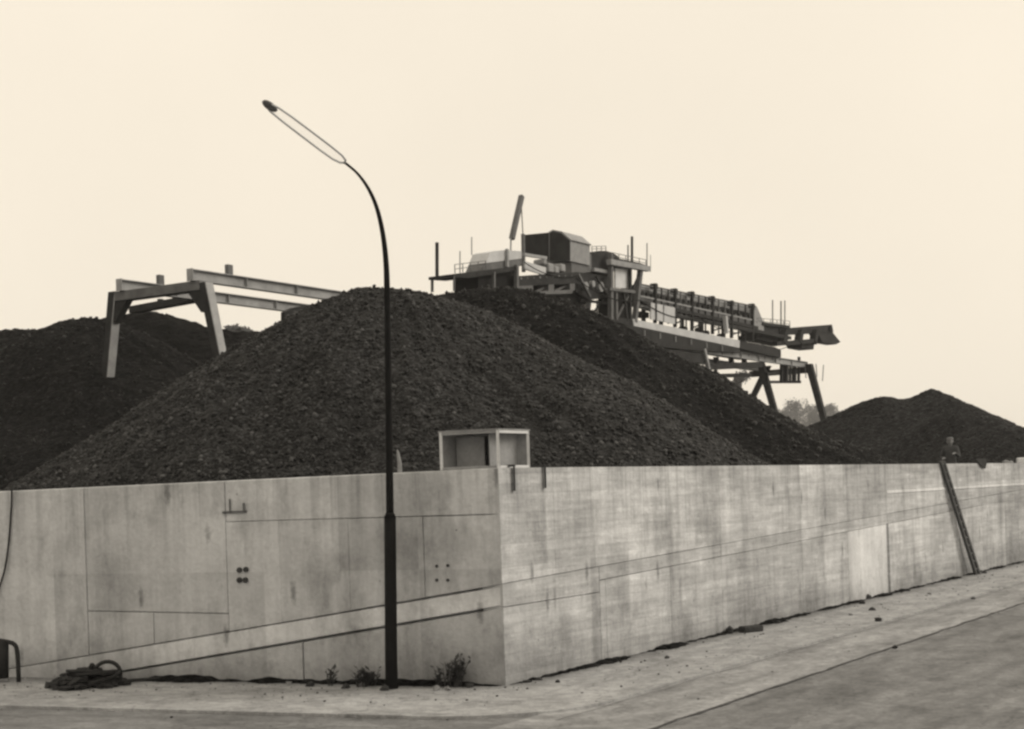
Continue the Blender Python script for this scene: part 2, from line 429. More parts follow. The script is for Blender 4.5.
# the worn strip of asphalt between pavement and the tar seam on the right
so = 3.45
pts = [corner_off(5.0, so), corner_off(5.0, so) + BD * 112, corner_off(2.0, 1.9) + BD * 112, corner_off(5.0, 1.7)]
sheet('road_strip', pts, -0.026, M_STRIP)
def seam(name, p0, dirv, L, w, step, wig, mat, z):
    m = MB(); n = int(L / step); side = Vector((-dirv.y, dirv.x, 0))
    for i in range(n + 1):
        off = wig * mnoise.noise(Vector((i * 0.37, p0.x, 0))) ; ww = w * max(0.05, 0.35 + 1.6 * abs(mnoise.noise(Vector((i * 0.61, 3, p0.y)))))
        p = p0 + dirv * (i * step) + side * off
        m.v += [tuple((p + side * ww).to_3d()[:2]) + (z,), tuple((p - side * ww).to_3d()[:2]) + (z,)]
        if i: m.f.append((2 * i - 2, 2 * i - 1, 2 * i + 1, 2 * i))
    return tag(m.build(name, mat), kind='structure')
seam('tar_seam', corner_off(4.0, so), BD, 112, 0.030, 0.25, 0.06, M_WOOD, -0.020)

seam('pale_joint', corner_off(2.6, 2.12), BD, 24, 0.022, 0.25, 0.04, M_PANEL, -0.019)

# ---------------------------------------------------------------- the concrete yard wall: pieces divided by recessed joints
wall = thing('concrete_wall', 'long grey poured concrete retaining wall turning a corner in front of the coal heaps', 'wall', CORNER)
THICK = 0.32
def wall_piece(name, side, poly, gap=0.007, dep=0.014, proud=0.0, lab=None, mat2=None):
    gap *= 1.6; dep *= 3.0
    """poly in (d, z) on the wall face; chamfered margin 'gap' wide and 'dep' deep gives the joint"""
    D, N, mat, u0 = (LD, NL, M_WALL_L, 60.0) if side == 'L' else (BD, NR, M_WALL_R, 0.0)
    P = [Vector(p) for p in poly]; n = len(P)
    ar = sum(P[i].x * P[(i + 1) % n].y - P[(i + 1) % n].x * P[i].y for i in range(n))
    if ar < 0: P = P[::-1]
    mat = mat2 or mat
    Q = []
    for i in range(n):                                # inset polygon
        a, b, c = P[i - 1], P[i], P[(i + 1) % n]
        e1 = (b - a).normalized(); e2 = (c - b).normalized()
        n1 = Vector((-e1.y, e1.x)); n2 = Vector((-e2.y, e2.x))
        bis = (n1 + n2); k = gap / max(0.3, 1 + n1.dot(n2)); Q.append(b + bis * k)
    def w3(p, off): return D * p.x + N * off + Vector((0, 0, p.y))
    vs = [w3(q, proud) for q in Q] + [w3(p, proud - dep) for p in P] + [w3(p, -THICK) for p in P]
    m = MB(); fs = [tuple(range(n))]
    for i in range(n):
        j = (i + 1) % n; fs.append((i, j, n + j, n + i)); fs.append((n + i, n + j, 2 * n + j, 2 * n + i))
    fs.append(tuple(range(3 * n - 1, 2 * n - 1, -1)))
    m.add(vs, fs); m.uv = [(u0 + p.x, p.y) for p in Q + P + P]
    o = m.build(name, mat, wall)
    if lab: o['label'] = lab
    return o
def line2(p, q): 
    k = (q[1] - p[1]) / (q[0] - p[0]); return lambda d: p[1] + k * (d - p[0])
H = WALL_H
HL = lambda d: WALL_H - 0.0075 * d
# --- left wall
LU = line2(lw(260, 626), lw(502, 584.5)); LLo = line2(lw(260, 649), lw(502, 607.5))
dd = lambda x, y=560: lw(x, y)[0]
B = -0.15
d86, d227, d280, d349, d424, d303, d154 = dd(86), dd(227), dd(280), dd(349), dd(424), dd(303, 650), dd(154, 630)
zt = lambda d: line2(lw(240, 521.7), lw(498, 514.2))(d)
zm = lambda d: line2(lw(88, 611), lw(225, 613.5))(d)
# where the band's two lines run into the ground
def root(f, target):
    a, b = 0.0, 20.0
    for _ in range(50):
        c = (a + b) / 2
        if f(c) > target: a = c
        else: b = c
    return a
eU, eL = root(LU, B), root(LLo, B)
def q(d0, d1, f0, f1): return [(d0, f0(d0)), (d1, f0(d1)), (d1, f1(d1)), (d0, f1(d0))]
C = lambda v: (lambda d: v)
wall_piece('wall_panel', 'L', q(0, d227, zt, HL))
wall_piece('wall_panel', 'L', q(0, d424, LU, zt))
wall_piece('wall_panel', 'L', q(d424, d349, LU, zt), 0.004, 0.006)
wall_piece('wall_panel', 'L', q(d349, d280, LU, zt), 0.002, 0.002)
wall_piece('wall_panel', 'L', q(d280, d227, LU, zt), 0.002, 0.002)
wall_piece('wall_panel', 'L', q(d227, d86, zm, HL))
wall_piece('wall_panel', 'L', q(d227, d154, LU, zm))
wall_piece('wall_panel', 'L', q(d154, d86, LU, zm))
dx = d86 + 3.6
wall_piece('wall_panel', 'L', [(d86, HL(d86)), (dx, HL(dx)), (dx, B), (eU, B), (d86, LU(d86))], 0.007, 0.012)
for k in range(6):
    wall_piece('wall_panel', 'L', q(dx + k * 4.2, dx + (k + 1) * 4.2, C(B), HL))
wall_piece('wall_band', 'L', [(0, LLo(0)), (eL, B), (eU, B), (0, LU(0))], 0.022, 0.055, 0.0, None, M_BAND)
wall_piece('wall_panel', 'L', [(0, B), (d303, B), (d303, LLo(d303)), (0, LLo(0))], 0.010, 0.03)
wall_piece('wall_panel', 'L', [(d303, B), (eL, B), (d303, LLo(d303))], 0.010, 0.03)
# --- right wall
RU = line2(rw(503, 583.5), rw(887, 514)); RLa = line2(rw(503, 607.5), rw(598, 592.7)); RLb = line2(rw(600, 580.5), rw(889, 523.7))
r594, r612, r720, r888 = rw(594, 520)[0], rw(606, 600)[0], rw(720, 520)[0], rw(888, 540)[0]
r600 = rw(600, 600)[0]
joints = [0, r594, r720, r888]
while joints[-1] < 85: joints.append(joints[-1] + (r888 - r720) * 0.85)
LIM = 1.92
RUc = lambda d: min(RU(d), LIM + 0.35); RLc = lambda d: min(RLb(d), LIM)
for i in range(len(joints) - 1):
    a, b = joints[i], joints[i + 1]
    subs = [a + (b - a) * f for f in ((0, .36, .70, 1) if i else (0, .55, 1))]
    if i == 2: subs = [a, a + (b - a) * .42, rw(848, 540)[0], b]
    if i < 3:
        for c_, d_ in zip(subs[:-1], subs[1:]): wall_piece('wall_panel', 'R', q(c_, d_, RUc, C(H)), 0.002, 0.003)
    else:        # beyond the open joint the crest is a separate lift
        zc = lambda d: 2.32
        wall_piece('wall_panel', 'R', q(a, b, lambda d: zc(d) + 0.075, C(H)), 0.004, 0.008)
        wall_piece('wall_ledge', 'R', q(a, b, zc, lambda d: zc(d) + 0.075), 0.004, 0.003, 0.012, None, M_LEDGE_LIT)
        wall_piece('wall_panel', 'R', q(a, b, RUc, zc), 0.004, 0.008)
    if i == 0:
        wall_piece('wall_band', 'R', q(0, r600, RLa, RU), 0.008, 0.016)
        wall_piece('wall_panel', 'R', q(0, r600, C(B), RLa), 0.005, 0.010)
    elif i == 1:
        wall_piece('wall_band', 'R', q(r600, b, RLb, RU), 0.008, 0.016)
        wall_piece('wall_panel', 'R', q(r600, r612, C(B), RLb), 0.005, 0.010)
        rm = r612 + (b - r612) * .52
        wall_piece('wall_panel', 'R', q(r612, rm, C(B), RLb), 0.003, 0.004)
        wall_piece('wall_panel', 'R', q(rm, b, C(B), RLb), 0.003, 0.004, 0.0, None, M_WALL_RD)
    else:
        wall_piece('wall_band', 'R', q(a, b, RLc, RUc), 0.007, 0.012)
        for c_, d_ in zip(subs[:-1], subs[1:]):
            e0 = 0.09 if (i == 3 and c_ == a) else 0.0; e1 = 0.09 if (i == 2 and d_ == b) else 0.0
            wall_piece('wall_panel', 'R', q(c_ + e0, d_ - e1, C(B), RLc), 0.003, 0.004, 0.0, None, M_WALL_RP if (i == 2 and d_ == b) else None)
# thickened top of the corner that carries the cabinet
m = MB()
pc = [Vector((0, 0, 0)) - NL * 0.33 - NR * 0.33, LD * 1.35 - NL * 0.33, LD * 1.35 - NL * 1.5, Vector((0, 0, 0)) - NL * 1.5 - NR * 1.5, BD * 1.35 - NR * 1.5, BD * 1.35 - NR * 0.33]
m.prism([p + Vector((0, 0, 2.2)) for p in pc], (0, 0, H - 2.2 - 0.003)); m.uv = [(p[0], p[2]) for p in m.v]
m.build('corner_pier', M_WALL_R, wall)
# shuttering bolts left in the left wall (two sets of four) and an iron bracket
def on_left(x, y, off=0.0): 
    d, z = lw(x, y); return LD * d + NL * off + Vector((0, 0, z))
for (x, y) in ((240, 570), (246.5, 569.5), (240, 580), (246, 580)):
    m = MB(); p = on_left(x, y); m.tube([p - NL * 0.02, p + NL * 0.035], 0.042, 8); m.build('anchor_bolt', M_RUST, wall)
for (x, y) in ((437, 566), (448, 565.5), (437, 580), (448, 580)):
    m = MB(); p = on_left(x, y); m.tube([p - NL * 0.02, p + NL * 0.02], 0.022, 8); m.build('anchor_bolt', M_RUST, wall)
m = MB(); m.bar(on_left(223, 512.5, 0.01), on_left(247, 511.5, 0.01), 0.02, 0.035)
m.bar(on_left(230.5, 512, 0.011), on_left(230, 499, 0.011), 0.03, 0.02); m.bar(on_left(244.5, 511, 0.012), on_left(244, 503, 0.012), 0.06, 0.025)
m.build('iron_bracket', M_MID, wall)

# ---------------------------------------------------------------- coal heaps
def vnoise(x, y, cell, seed):
    """2D value noise in numpy"""
    r = np.random.default_rng(seed); T = r.random((256, 256)) * 2 - 1
    u = x / cell; v = y / cell; i = np.floor(u).astype(int); j = np.floor(v).astype(int)
    fu = u - i; fv = v - j; fu = fu * fu * (3 - 2 * fu); fv = fv * fv * (3 - 2 * fv)
    a = T[i % 256, j % 256]; b = T[(i + 1) % 256, j % 256]; c = T[i % 256, (j + 1) % 256]; d = T[(i + 1) % 256, (j + 1) % 256]
    return (a * (1 - fu) + b * fu) * (1 - fv) + (c * (1 - fu) + d * fu) * fv
def heap(name, label, cones, step, mat, seed, lumps=0, lump_r=(0.05, 0.14), rough=1.0, cut=None):
    """cones: (x, y, z_top, slope, rounding)"""
    cones = [tuple(c) for c in cones]
    R = [c[2] / c[3] + c[4] + 1.0 for c in cones]
    x0 = min(c[0] - r for c, r in zip(cones, R)); x1 = max(c[0] + r for c, r in zip(cones, R))
    y0 = min(c[1] - r for c, r in zip(cones, R)); y1 = max(c[1] + r for c, r in zip(cones, R))
    def hf(X, Y):
        h = None
        wx = X + vnoise(X, Y, 3.5, seed) * 0.55 * rough; wy = Y + vnoise(X, Y, 3.5, seed + 1) * 0.55 * rough
        for (cx, cy, cz, ms, a) in cones:
            rr = np.hypot(wx - cx, wy - cy); hc = cz - (np.sqrt(rr * rr + a * a) - a) * ms
            h = hc if h is None else np.where(np.abs(h - hc) < 0.6, np.maximum(h, hc) + (0.6 - np.abs(h - hc)) ** 2 / 2.4, np.maximum(h, hc))
        ang = np.arctan2(Y - cones[0][1], X - cones[0][0])
        h = h + rough * (0.09 * vnoise(X, Y, 2.2, seed + 2) + 0.05 * vnoise(X, Y, 0.9, seed + 3) + 0.11 * vnoise(ang * 18, np.hypot(X - cones[0][0], Y - cones[0][1]) * 0.25, 1.0, seed + 6))
        return h
    nx = int((x1 - x0) / step) + 1; ny = int((y1 - y0) / step) + 1
    X, Y = np.meshgrid(np.linspace(x0, x1, nx), np.linspace(y0, y1, ny), indexing='ij')
    r = np.random.default_rng(seed + 9)
    Z = hf(X, Y) + rough * (0.03 * vnoise(X, Y, 0.33, seed + 4) + (r.random(X.shape) - 0.5) * 0.085)
    inside = np.array([[True]])
    keep = Z > -0.25
    if cut is not None:                                       # never through the wall
        dl = (X - CORNER.x) * NL.x + (Y - CORNER.y) * NL.y; dr = (X - CORNER.x) * NR.x + (Y - CORNER.y) * NR.y
        dmax = np.maximum(dl, dr); Z = np.where(dmax > -0.42, np.minimum(Z, -0.3), Z); keep = keep & (dmax < -0.36)
    Xj = X + (r.random(X.shape) - 0.5) * step * 0.7; Yj = Y + (r.random(X.shape) - 0.5) * step * 0.7
    V = np.stack([Xj - cones[0][0], Yj - cones[0][1], Z], -1).reshape(-1, 3)
    idx = np.arange(nx * ny).reshape(nx, ny)
    F = np.stack([idx[:-1, :-1], idx[1:, :-1], idx[1:, 1:], idx[:-1, 1:]], -1)
    k = keep[:-1, :-1] & keep[1:, :-1] & keep[1:, 1:] & keep[:-1, 1:]
    F = F[k]
    used = np.unique(F); remap = -np.ones(len(V), int); remap[used] = np.arange(len(used))
    V = V[used]; F = remap[F]
    me = bpy.data.meshes.new(name)
    me.vertices.add(len(V)); me.vertices.foreach_set('co', V.astype(np.float32).ravel())
    me.loops.add(F.size); me.loops.foreach_set('vertex_index', F.astype(np.int32).ravel())
    me.polygons.add(len(F)); me.polygons.foreach_set('loop_start', np.arange(0, F.size, 4, dtype=np.int32))
    me.update(calc_edges=True); me.materials.append(mat)
    o = bpy.data.objects.new(name, me); o.location = (cones[0][0], cones[0][1], 0); link(o)
    tag(o, label, 'coal heap', 'coal heaps in the yard')
    if lumps:
        bm = bmesh.new(); bmesh.ops.create_icosphere(bm, subdivisions=1, radius=1); bm.verts.index_update()
        base = np.array([v.co[:] for v in bm.verts]); bf = np.array([[v.index for v in f.verts] for f in bm.faces]); bm.free()
        c0 = cones[0]; n = lumps * 3
        px_ = x0 + r.random(n) * (x1 - x0); py_ = y0 + r.random(n) * (y1 - y0)
        pz = hf(px_, py_)
        ok = (pz > 1.0) & (py_ < c0[1] + 4)
        px_, py_, pz = px_[ok][:lumps], py_[ok][:lumps], pz[ok][:lumps]; n = len(pz)
        rad = lump_r[0] + (lump_r[1] - lump_r[0]) * r.random(n) ** 3
        sc = 0.6 + 0.8 * r.random((n, 1, 3)); jit = 1 + 0.5 * (r.random((n, 12, 1)) - 0.5)
        P = base[None] * sc * jit * rad[:, None, None] + np.stack([px_ - c0[0], py_ - c0[1], pz + rad * 0.2], -1)[:, None]
        FF = (bf[None] + (np.arange(n) * 12)[:, None, None]).reshape(-1, 3)
        ml = bpy.data.meshes.new('coal_lumps'); P = P.reshape(-1, 3)
        ml.vertices.add(len(P)); ml.vertices.foreach_set('co', P.astype(np.float32).ravel())
        ml.loops.add(FF.size); ml.loops.foreach_set('vertex_index', FF.astype(np.int32).ravel())
        ml.polygons.add(len(FF)); ml.polygons.foreach_set('loop_start', np.arange(0, FF.size, 3, dtype=np.int32))
        ml.update(calc_edges=True); ml.materials.append(M_LUMP if mat is M_COAL else M_LUMP2)
        lo = bpy.data.objects.new('coal_lumps', ml); link(lo, o); lo['kind'] = 'stuff'
    return o
def cone_at(x, y, D, slope=0.65, a_px=86):
    p = at(x, y, D); return (p.x, p.y, p.z, slope, a_px * D / FPX)
heap('coal_heap', 'largest dark coal heap, speckled cone right behind the wall corner and the street lamp',
     [cone_at(393, 291.5, 45)], 0.10, M_COAL, 21, 34000, (0.018, 0.068), cut=1)
heap('coal_heap', 'dark coal heap under the conveyor trolley, its slope showing right of the largest heap',
     [cone_at(490, 290.5, 60, 0.63, 84)], 0.14, M_COAL2, 42, 9000, (0.03, 0.10), cut=1)
heap('coal_heap', 'black coal heap at the left edge of the yard burying the bridge leg',
     [cone_at(80, 319.5, 69.3, 0.66, 50), cone_at(-60, 345, 72, 0.6, 90), cone_at(18, 330, 73, 0.62, 80)], 0.18, M_COAL2, 63, 4000, (0.03, 0.10), cut=1)
heap('coal_heap', 'distant black coal heap seen through the legs of the loading bridge',
     [cone_at(160, 315, 84, 0.62, 60), cone_at(130, 316, 86, 0.62, 60), cone_at(250, 335, 92, 0.4, 120)], 0.28, M_COAL3, 84, 0, rough=1.2)
heap('coal_heap', 'lone coal heap with a two-humped crest beyond the wall on the far right',
     [cone_at(934, 389.5, 90, 0.56, 5), cone_at(886, 398, 91, 0.46, 24), cone_at(964, 405, 85, 0.50, 10), cone_at(996, 421, 80, 0.52, 10)], 0.18, M_COAL4, 105, 1500, (0.03, 0.08), rough=0.7, cut=1)

# ---------------------------------------------------------------- loading bridge (gantry over the yard)
PB = at(190, 269, 60.0)                         # left end of the near girder's top
INW = -NR                                       # across the bridge, away from the road
RZ = math.atan2(BD.y, BD.x)
HALF = 2.0
ORG = Vector((PB.x, PB.y, 0)) + INW * HALF      # local frame: x along the bridge, y inward (near girder at y=-2), z up
def bp(x, y, w):
    """pixel -> (s, z) on the bridge's lengthwise plane y = w"""
    p = on_plane(x, y, ORG + INW * w, NR); return ((p - ORG).dot(BD), p.z)
def bs(x, y, s):
    """pixel -> (w, z) on the bridge's cross plane x = s"""
    p = on_plane(x, y, ORG + BD * s, BD); return ((p - ORG).dot(INW), p.z)
bridge = thing('loading_bridge', 'light grey steel gantry bridge on splayed legs spanning the coal heaps', 'gantry crane', ORG, RZ)
GT = PB.z                                        # girder top
GH = 0.46
S1 = bp(806, 362, -HALF)[0]
for w in (-HALF, HALF):
    m = MB(); m.ibeam((0, w, GT), (S1, w, GT), 0.30, GH); m.build('girder', M_LIGHT, bridge)
    m = MB(); m.box((-0.012, w, GT - GH / 2), (0.03, 0.34, GH + 0.04)); m.build('end_plate', M_LIGHT, bridge)
m = MB(); m.cham((0.12, -HALF - 0.35, GT - GH - 0.40), (0.62, HALF + 0.45, GT - GH - 0.003), 0.02); m.build('cross_beam', M_MID, bridge)
def leg(s, p_top, p_bot, wt, wb, mat_=M_LIGHT):
    """splayed box leg from (w, z) top through (w, z) seen low, carried on down to the ground"""
    (w0, z0), (w1, z1) = p_top, p_bot
    k = (w1 - w0) / (z1 - z0); wg = w0 + k * (0.0 - z0)
    def ring(w, z, hw, hs): return [Vector((s - hs, w - hw, z)), Vector((s + hs, w - hw, z)), Vector((s + hs, w + hw, z)), Vector((s - hs, w + hw, z))]
    a = ring(w0, z0, wt / 2, wt / 2); b = ring(wg, 0.0, wb / 2, wb / 2)
    m = MB(); m.add(a + b, [(0, 1, 2, 3), (7, 6, 5, 4)] + [(i, i + 4, (i + 1) % 4 + 4, (i + 1) % 4) for i in range(4)])
    o = m.build('leg', mat_, bridge)
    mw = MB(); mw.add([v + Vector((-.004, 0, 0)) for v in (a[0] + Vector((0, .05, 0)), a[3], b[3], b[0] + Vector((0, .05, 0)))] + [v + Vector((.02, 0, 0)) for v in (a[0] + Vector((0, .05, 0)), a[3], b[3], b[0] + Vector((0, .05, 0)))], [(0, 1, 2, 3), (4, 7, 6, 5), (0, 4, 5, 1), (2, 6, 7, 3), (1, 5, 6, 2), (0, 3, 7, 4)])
    mw.build('shade_plate', M_DARK, o)  # added dark plate: shade on the leg's left-hand face, put into colour
    mf = MB(); mf.box((s, wg, 0.06), (1.1, 0.8, 0.12)); mf.build('foot', M_DARK, o)
    return o
s_l = 0.37
zc = GT - GH - 0.05
def haunch(s, wa, wb, z, depth):
    m = MB(); m.prism([(s - 0.17, wa, z), (s - 0.17, wb, z), (s - 0.17, wa + (wb - wa) * 0.25, z - depth), (s - 0.17, wa, z - depth)], (0.34, 0, 0)); m.build('haunch', M_DARK, bridge)
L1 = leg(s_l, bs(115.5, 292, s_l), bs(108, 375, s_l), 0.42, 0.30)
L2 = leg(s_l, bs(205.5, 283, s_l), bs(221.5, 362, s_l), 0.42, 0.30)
wl = bs(115.5, 292, s_l)[0]; wr = bs(205.5, 283, s_l)[0]
haunch(s_l, wl + 0.2, wl - 0.85, GT - GH - 0.38, 0.9); haunch(s_l, wr - 0.1, wr + 0.85, GT - GH - 0.38, 0.9)
for w, x in ((-HALF, 229), (HALF, 160)):
    s = bp(x, 272, w)[0]; m = MB(); m.cham((s - 0.16, w - 0.10, GT - 0.002), (s + 0.16, w + 0.10, GT + 0.42), 0.02); m.build('buffer_post', M_MID, bridge)
# far (right) end: cross beams and legs
s_r = S1 - 0.5
m = MB(); m.cham((s_r - 0.25, -HALF - 0.4, GT - GH - 0.45), (s_r + 0.25, HALF + 0.5, GT - GH - 0.003), 0.02); m.build('cross_beam', M_DARK, bridge)
s_a = bp(761, 362, HALF * 0 - 0.4)[0]
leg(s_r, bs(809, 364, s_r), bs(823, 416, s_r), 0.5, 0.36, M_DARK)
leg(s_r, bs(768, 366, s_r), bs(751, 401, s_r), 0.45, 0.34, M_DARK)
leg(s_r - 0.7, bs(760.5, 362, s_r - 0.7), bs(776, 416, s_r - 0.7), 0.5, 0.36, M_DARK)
# walkway, lower beams and hangers under the far half of the near girder
def pb(poly, w0, dw, name, mat_, parent):
    """prism whose outline lies on the lengthwise plane y = w0 and which is dw deep"""
    m = MB(); m.prism([(bp(x, y, w0)[0], w0, bp(x, y, w0)[1]) for x, y in poly], (0, dw, 0)); return m.build(name, mat_, parent)
def barp(a, b, w, wd, name, mat_, parent):
    s0, z0 = bp(*a, w); s1, z1 = bp(*b, w); m = MB(); m.bar((s0, w, z0), (s1, w, z1), wd, wd, up=(0, 1, 0)); return m.build(name, mat_, parent)
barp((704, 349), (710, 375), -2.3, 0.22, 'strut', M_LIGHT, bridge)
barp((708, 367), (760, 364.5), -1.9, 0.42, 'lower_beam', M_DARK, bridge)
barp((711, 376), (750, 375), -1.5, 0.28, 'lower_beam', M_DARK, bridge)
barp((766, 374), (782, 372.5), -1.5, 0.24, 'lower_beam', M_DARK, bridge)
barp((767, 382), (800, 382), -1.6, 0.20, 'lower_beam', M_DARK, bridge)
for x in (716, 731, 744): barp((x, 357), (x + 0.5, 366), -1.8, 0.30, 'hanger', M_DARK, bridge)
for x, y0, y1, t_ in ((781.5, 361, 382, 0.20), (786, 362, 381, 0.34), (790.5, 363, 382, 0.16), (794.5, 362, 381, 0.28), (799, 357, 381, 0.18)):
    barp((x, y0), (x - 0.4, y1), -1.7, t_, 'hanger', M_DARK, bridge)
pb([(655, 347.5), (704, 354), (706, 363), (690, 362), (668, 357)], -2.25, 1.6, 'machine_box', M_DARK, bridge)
for (a, b) in (((816, 364), (817, 377)), ((823.5, 365), (822.5, 381)), ((805, 366), (806, 378))):
    barp(a, b, -2.3, 0.055, 'hanging_rod', M_MID, bridge)
# short jib hanging beneath the far girder at the left end
def barw(a, b, w, wd, hd, name, mat_, parent):
    s0, z0 = bp(*a, w); s1, z1 = bp(*b, w); m = MB(); m.bar((s0, w, z0), (s1, w, z1), wd, hd); return m.build(name, mat_, parent)
def frame_pt(x, y, D):
    p = at(x, y, D) - ORG; return Vector((p.dot(BD), p.dot(INW), p.z))
m = MB(); m.bar(frame_pt(133, 310, 68), frame_pt(191, 299.5, 66), 0.5, 0.30); m.build('jib', M_DARK, bridge)
m = MB(); m.bar(frame_pt(174.5, 303, 66.6), frame_pt(175.5, 289, 66.6), 0.16); m.build('jib_hanger', M_MID, bridge)
m = MB(); m.bar(frame_pt(160.5, 306, 67), frame_pt(160.5, 299, 67), 0.2); m.build('jib_stub', M_DARK, bridge)
pb([(285, 312), (294, 307.5), (320, 303), (320, 335), (285, 335)], 0.6, 0.25, 'hopper', M_DARK, bridge)

# ---------------------------------------------------------------- conveyor trolley standing on the bridge
tr = thing('conveyor_trolley', 'dark conveyor machine with motor house and long roller gallery on top of the bridge', 'conveyor machine', ORG, RZ)
W0 = -2.35
# deck at the left end
pb([(453, 274), (519, 266), (519, 270), (470, 278), (453, 277)], W0, 1.5, 'deck', M_DARK, tr)
pb([(478, 276), (518, 270), (518, 291), (478, 291)], W0 + 0.3, 1.5, 'deck_box', M_BLACK, tr)
for (a, b, t_) in (((454, 276), (454, 291), 0.08),  ((494, 272), (494, 290), 0.12), ((516.5, 265), (516.5, 289), 0.20)):
    barp(a, b, W0, t_, 'deck_post', M_MID, tr)
barp((432.2, 277.5), (432.2, 292), W0 + 1.45, 0.11, 'deck_post', M_MID, tr)
barp((437, 276), (437, 242.5), W0 + 1.2, 0.13, 'end_post', M_DARK, tr)
for (x, y0, y1) in ((460, 251, 273), (471.7, 237, 255)):
    barp((x, y1), (x, y0), W0 + 0.4, 0.045, 'railing_post', M_LIGHT, tr)
# pale hood with sloping end
pb([(483, 270.5), (486, 263), (521.6, 258.5), (521.6, 266)], W0 + 0.15, 1.1, 'hood_skirt', M_MID, tr)
pb([(486, 263), (490, 252.6), (493, 251.2), (505.5, 250), (521.6, 251.2), (521.6, 258.5)], W0 + 0.12, 1.1, 'hood', M_PALE, tr)
barp((507, 267), (507, 249), W0 + 0.05, 0.15, 'hood_post', M_LIGHT, tr)
barp((510.7, 251), (511, 237), -0.9, 0.07, 'jib_pin', M_LIGHT, tr)
barp((511.8, 239), (521.6, 196), -0.9, 0.25, 'raised_jib', M_MID, tr)
# motor house
s_h = bp(570.4, 260, -2.0)[0]
def face(poly, s, ds, name, mat_, parent):
    m = MB(); m.prism([(s, bs(x, y, s)[0], bs(x, y, s)[1]) for x, y in poly], (ds, 0, 0)); return m.build(name, mat_, parent)
house = face([(549, 231.5), (553, 230.5), (561, 232), (570.4, 240), (570.4, 261), (549, 261)], s_h, 2.3, 'motor_house', M_PANEL, tr)
face([(549.5, 232.6), (553, 231.4), (560.5, 233), (569.6, 240.6), (569.6, 260.5), (549.5, 260.5)], s_h - 0.05, 0.045, 'shade_front', M_DARK, tr)  # added dark sheet: the house front's shade given as a darker colour
face([(548, 232.5), (552.5, 229.6), (561.5, 231.3), (571.2, 239.7), (570.6, 240.6), (561, 232.4), (553, 231), (548.6, 233.6)], s_h - 0.06, 2.42, 'house_roof', M_PANEL, tr)
face([(522.5, 235), (548.5, 232.5), (548.5, 260), (523.5, 255)], s_h + 0.25, 1.9, 'motor_shed', M_DARK, tr)
pb([(571.5, 256), (591.5, 254), (591.5, 272), (571.5, 274)], -1.9, 2.2, 'house_base', M_MID, tr)
barp((523, 234), (523.6, 272), -1.6, 0.16, 'shed_post', M_MID, tr)
barp((523.6, 254.5), (546, 258), -2.2, 0.16, 'shed_rail', M_LIGHT, tr)
pb([(525, 261), (546, 267.5), (546, 275.5), (525, 269)], -2.2, 0.12, 'side_sheet', M_PALE, tr)
for (x, y, k_) in ((550, 268, 0.32), (556, 270, 0.25), (562, 268, 0.28), (544, 262, 0.2)):
    s, z = bp(x, y, -1.9); m = MB(); m.cham((s - k_, -2.0, z - k_ * 0.8), (s + k_, -1.3, z + k_ * 0.8), 0.06); m.build('gear_casing', M_PANEL, tr)
# main body with two recessed openings
pb([(518, 276), (577, 272), (577, 283.5), (518, 286)], W0, 3.6, 'body_beam', M_DARK, tr)
pb([(518, 292.3), (574, 289.6), (572, 293.5), (518, 295)], W0, 3.6, 'body_beam', M_MID, tr)
for a in ((519, 285.8, 533, 292.6), (548.6, 284.2, 554, 291.2), (570, 283.3, 575, 290.2)):
    pb([(a[0], a[1]), (a[2], a[1] - 0.5), (a[2], a[3]), (a[0], a[3])], W0 + 0.004, 3.4, 'body_upright', M_MID, tr)
pb([(518, 284), (575, 281.5), (575, 294), (518, 295)], W0 + 0.7, 2.2, 'body_core', M_BLACK, tr)
pb([(540, 294.5), (592, 291), (587, 301), (583, 309), (579, 303), (566, 304), (548, 299)], -1.6, 2.4, 'chute', M_BLACK, tr)
pb([(576, 272), (612, 276), (612, 297), (590, 300), (576, 292)], -1.9, 2.8, 'drive_box', M_DARK, tr)
for (x, y, r_) in ((585, 286, 0.24), (592, 284, 0.2), (600, 287, 0.3), (606, 292, 0.22)):
    s, z = bp(x, y, -2.0); m = MB(); m.tube([(s, -2.12, z), (s, -1.8, z)], r_, 12); m.build('pulley', M_PANEL, tr)
# round hood right of the house
s0, z0 = bp(592.5, 252, -1.9); s1, z1 = bp(617, 255, -1.9)
hp = [(591.5, 272), (591.5, 257), (594, 252.5), (599, 250.8), (606, 250.8), (612, 252.5), (618, 256), (620, 260), (612, 262), (612, 276)]
pb(hp, -1.9, 2.8, 'belt_hood', M_DARK, tr)
barp((593, 269.5), (610, 272.5), -2.0, 0.2, 'hood_rail', M_PANEL, tr)
# upright frame tower
for (a, b, t_, mt) in (((610.6, 253), (610.6, 320), 0.26, M_MID), ((615.5, 290), (616, 320), 0.2, M_MID), ((630, 266), (630, 322), 0.18, M_DARK), ((640.5, 268), (634.4, 322), 0.28, M_MID), ((623, 290), (627, 321), 0.16, M_DARK)):
    barp(a, b, W0 + 0.1, t_, 'tower_post', mt, tr)
    s, z = bp(*a, W0 + 0.1); sb, zb = bp(*b, W0 + 0.1); m = MB(); m.bar((s, 1.2, z), (sb, 1.2, zb), t_); m.build('tower_post', mt, tr)
barp((609, 262), (648, 269), W0, 0.32, 'tower_beam', M_PANEL, tr)
barp((609, 289), (634, 292), W0, 0.18, 'tower_beam', M_MID, tr)
pb([(614, 257.5), (640, 263), (647, 265.5), (647, 267.5), (613, 261)], W0 + 0.2, 3.2, 'tower_roof', M_DARK, tr)
pb([(615.5, 268), (629, 270), (629, 288.5), (615.5, 287.5)], W0 + 0.25, 0.10, 'cab_panel', M_WHITE, tr)
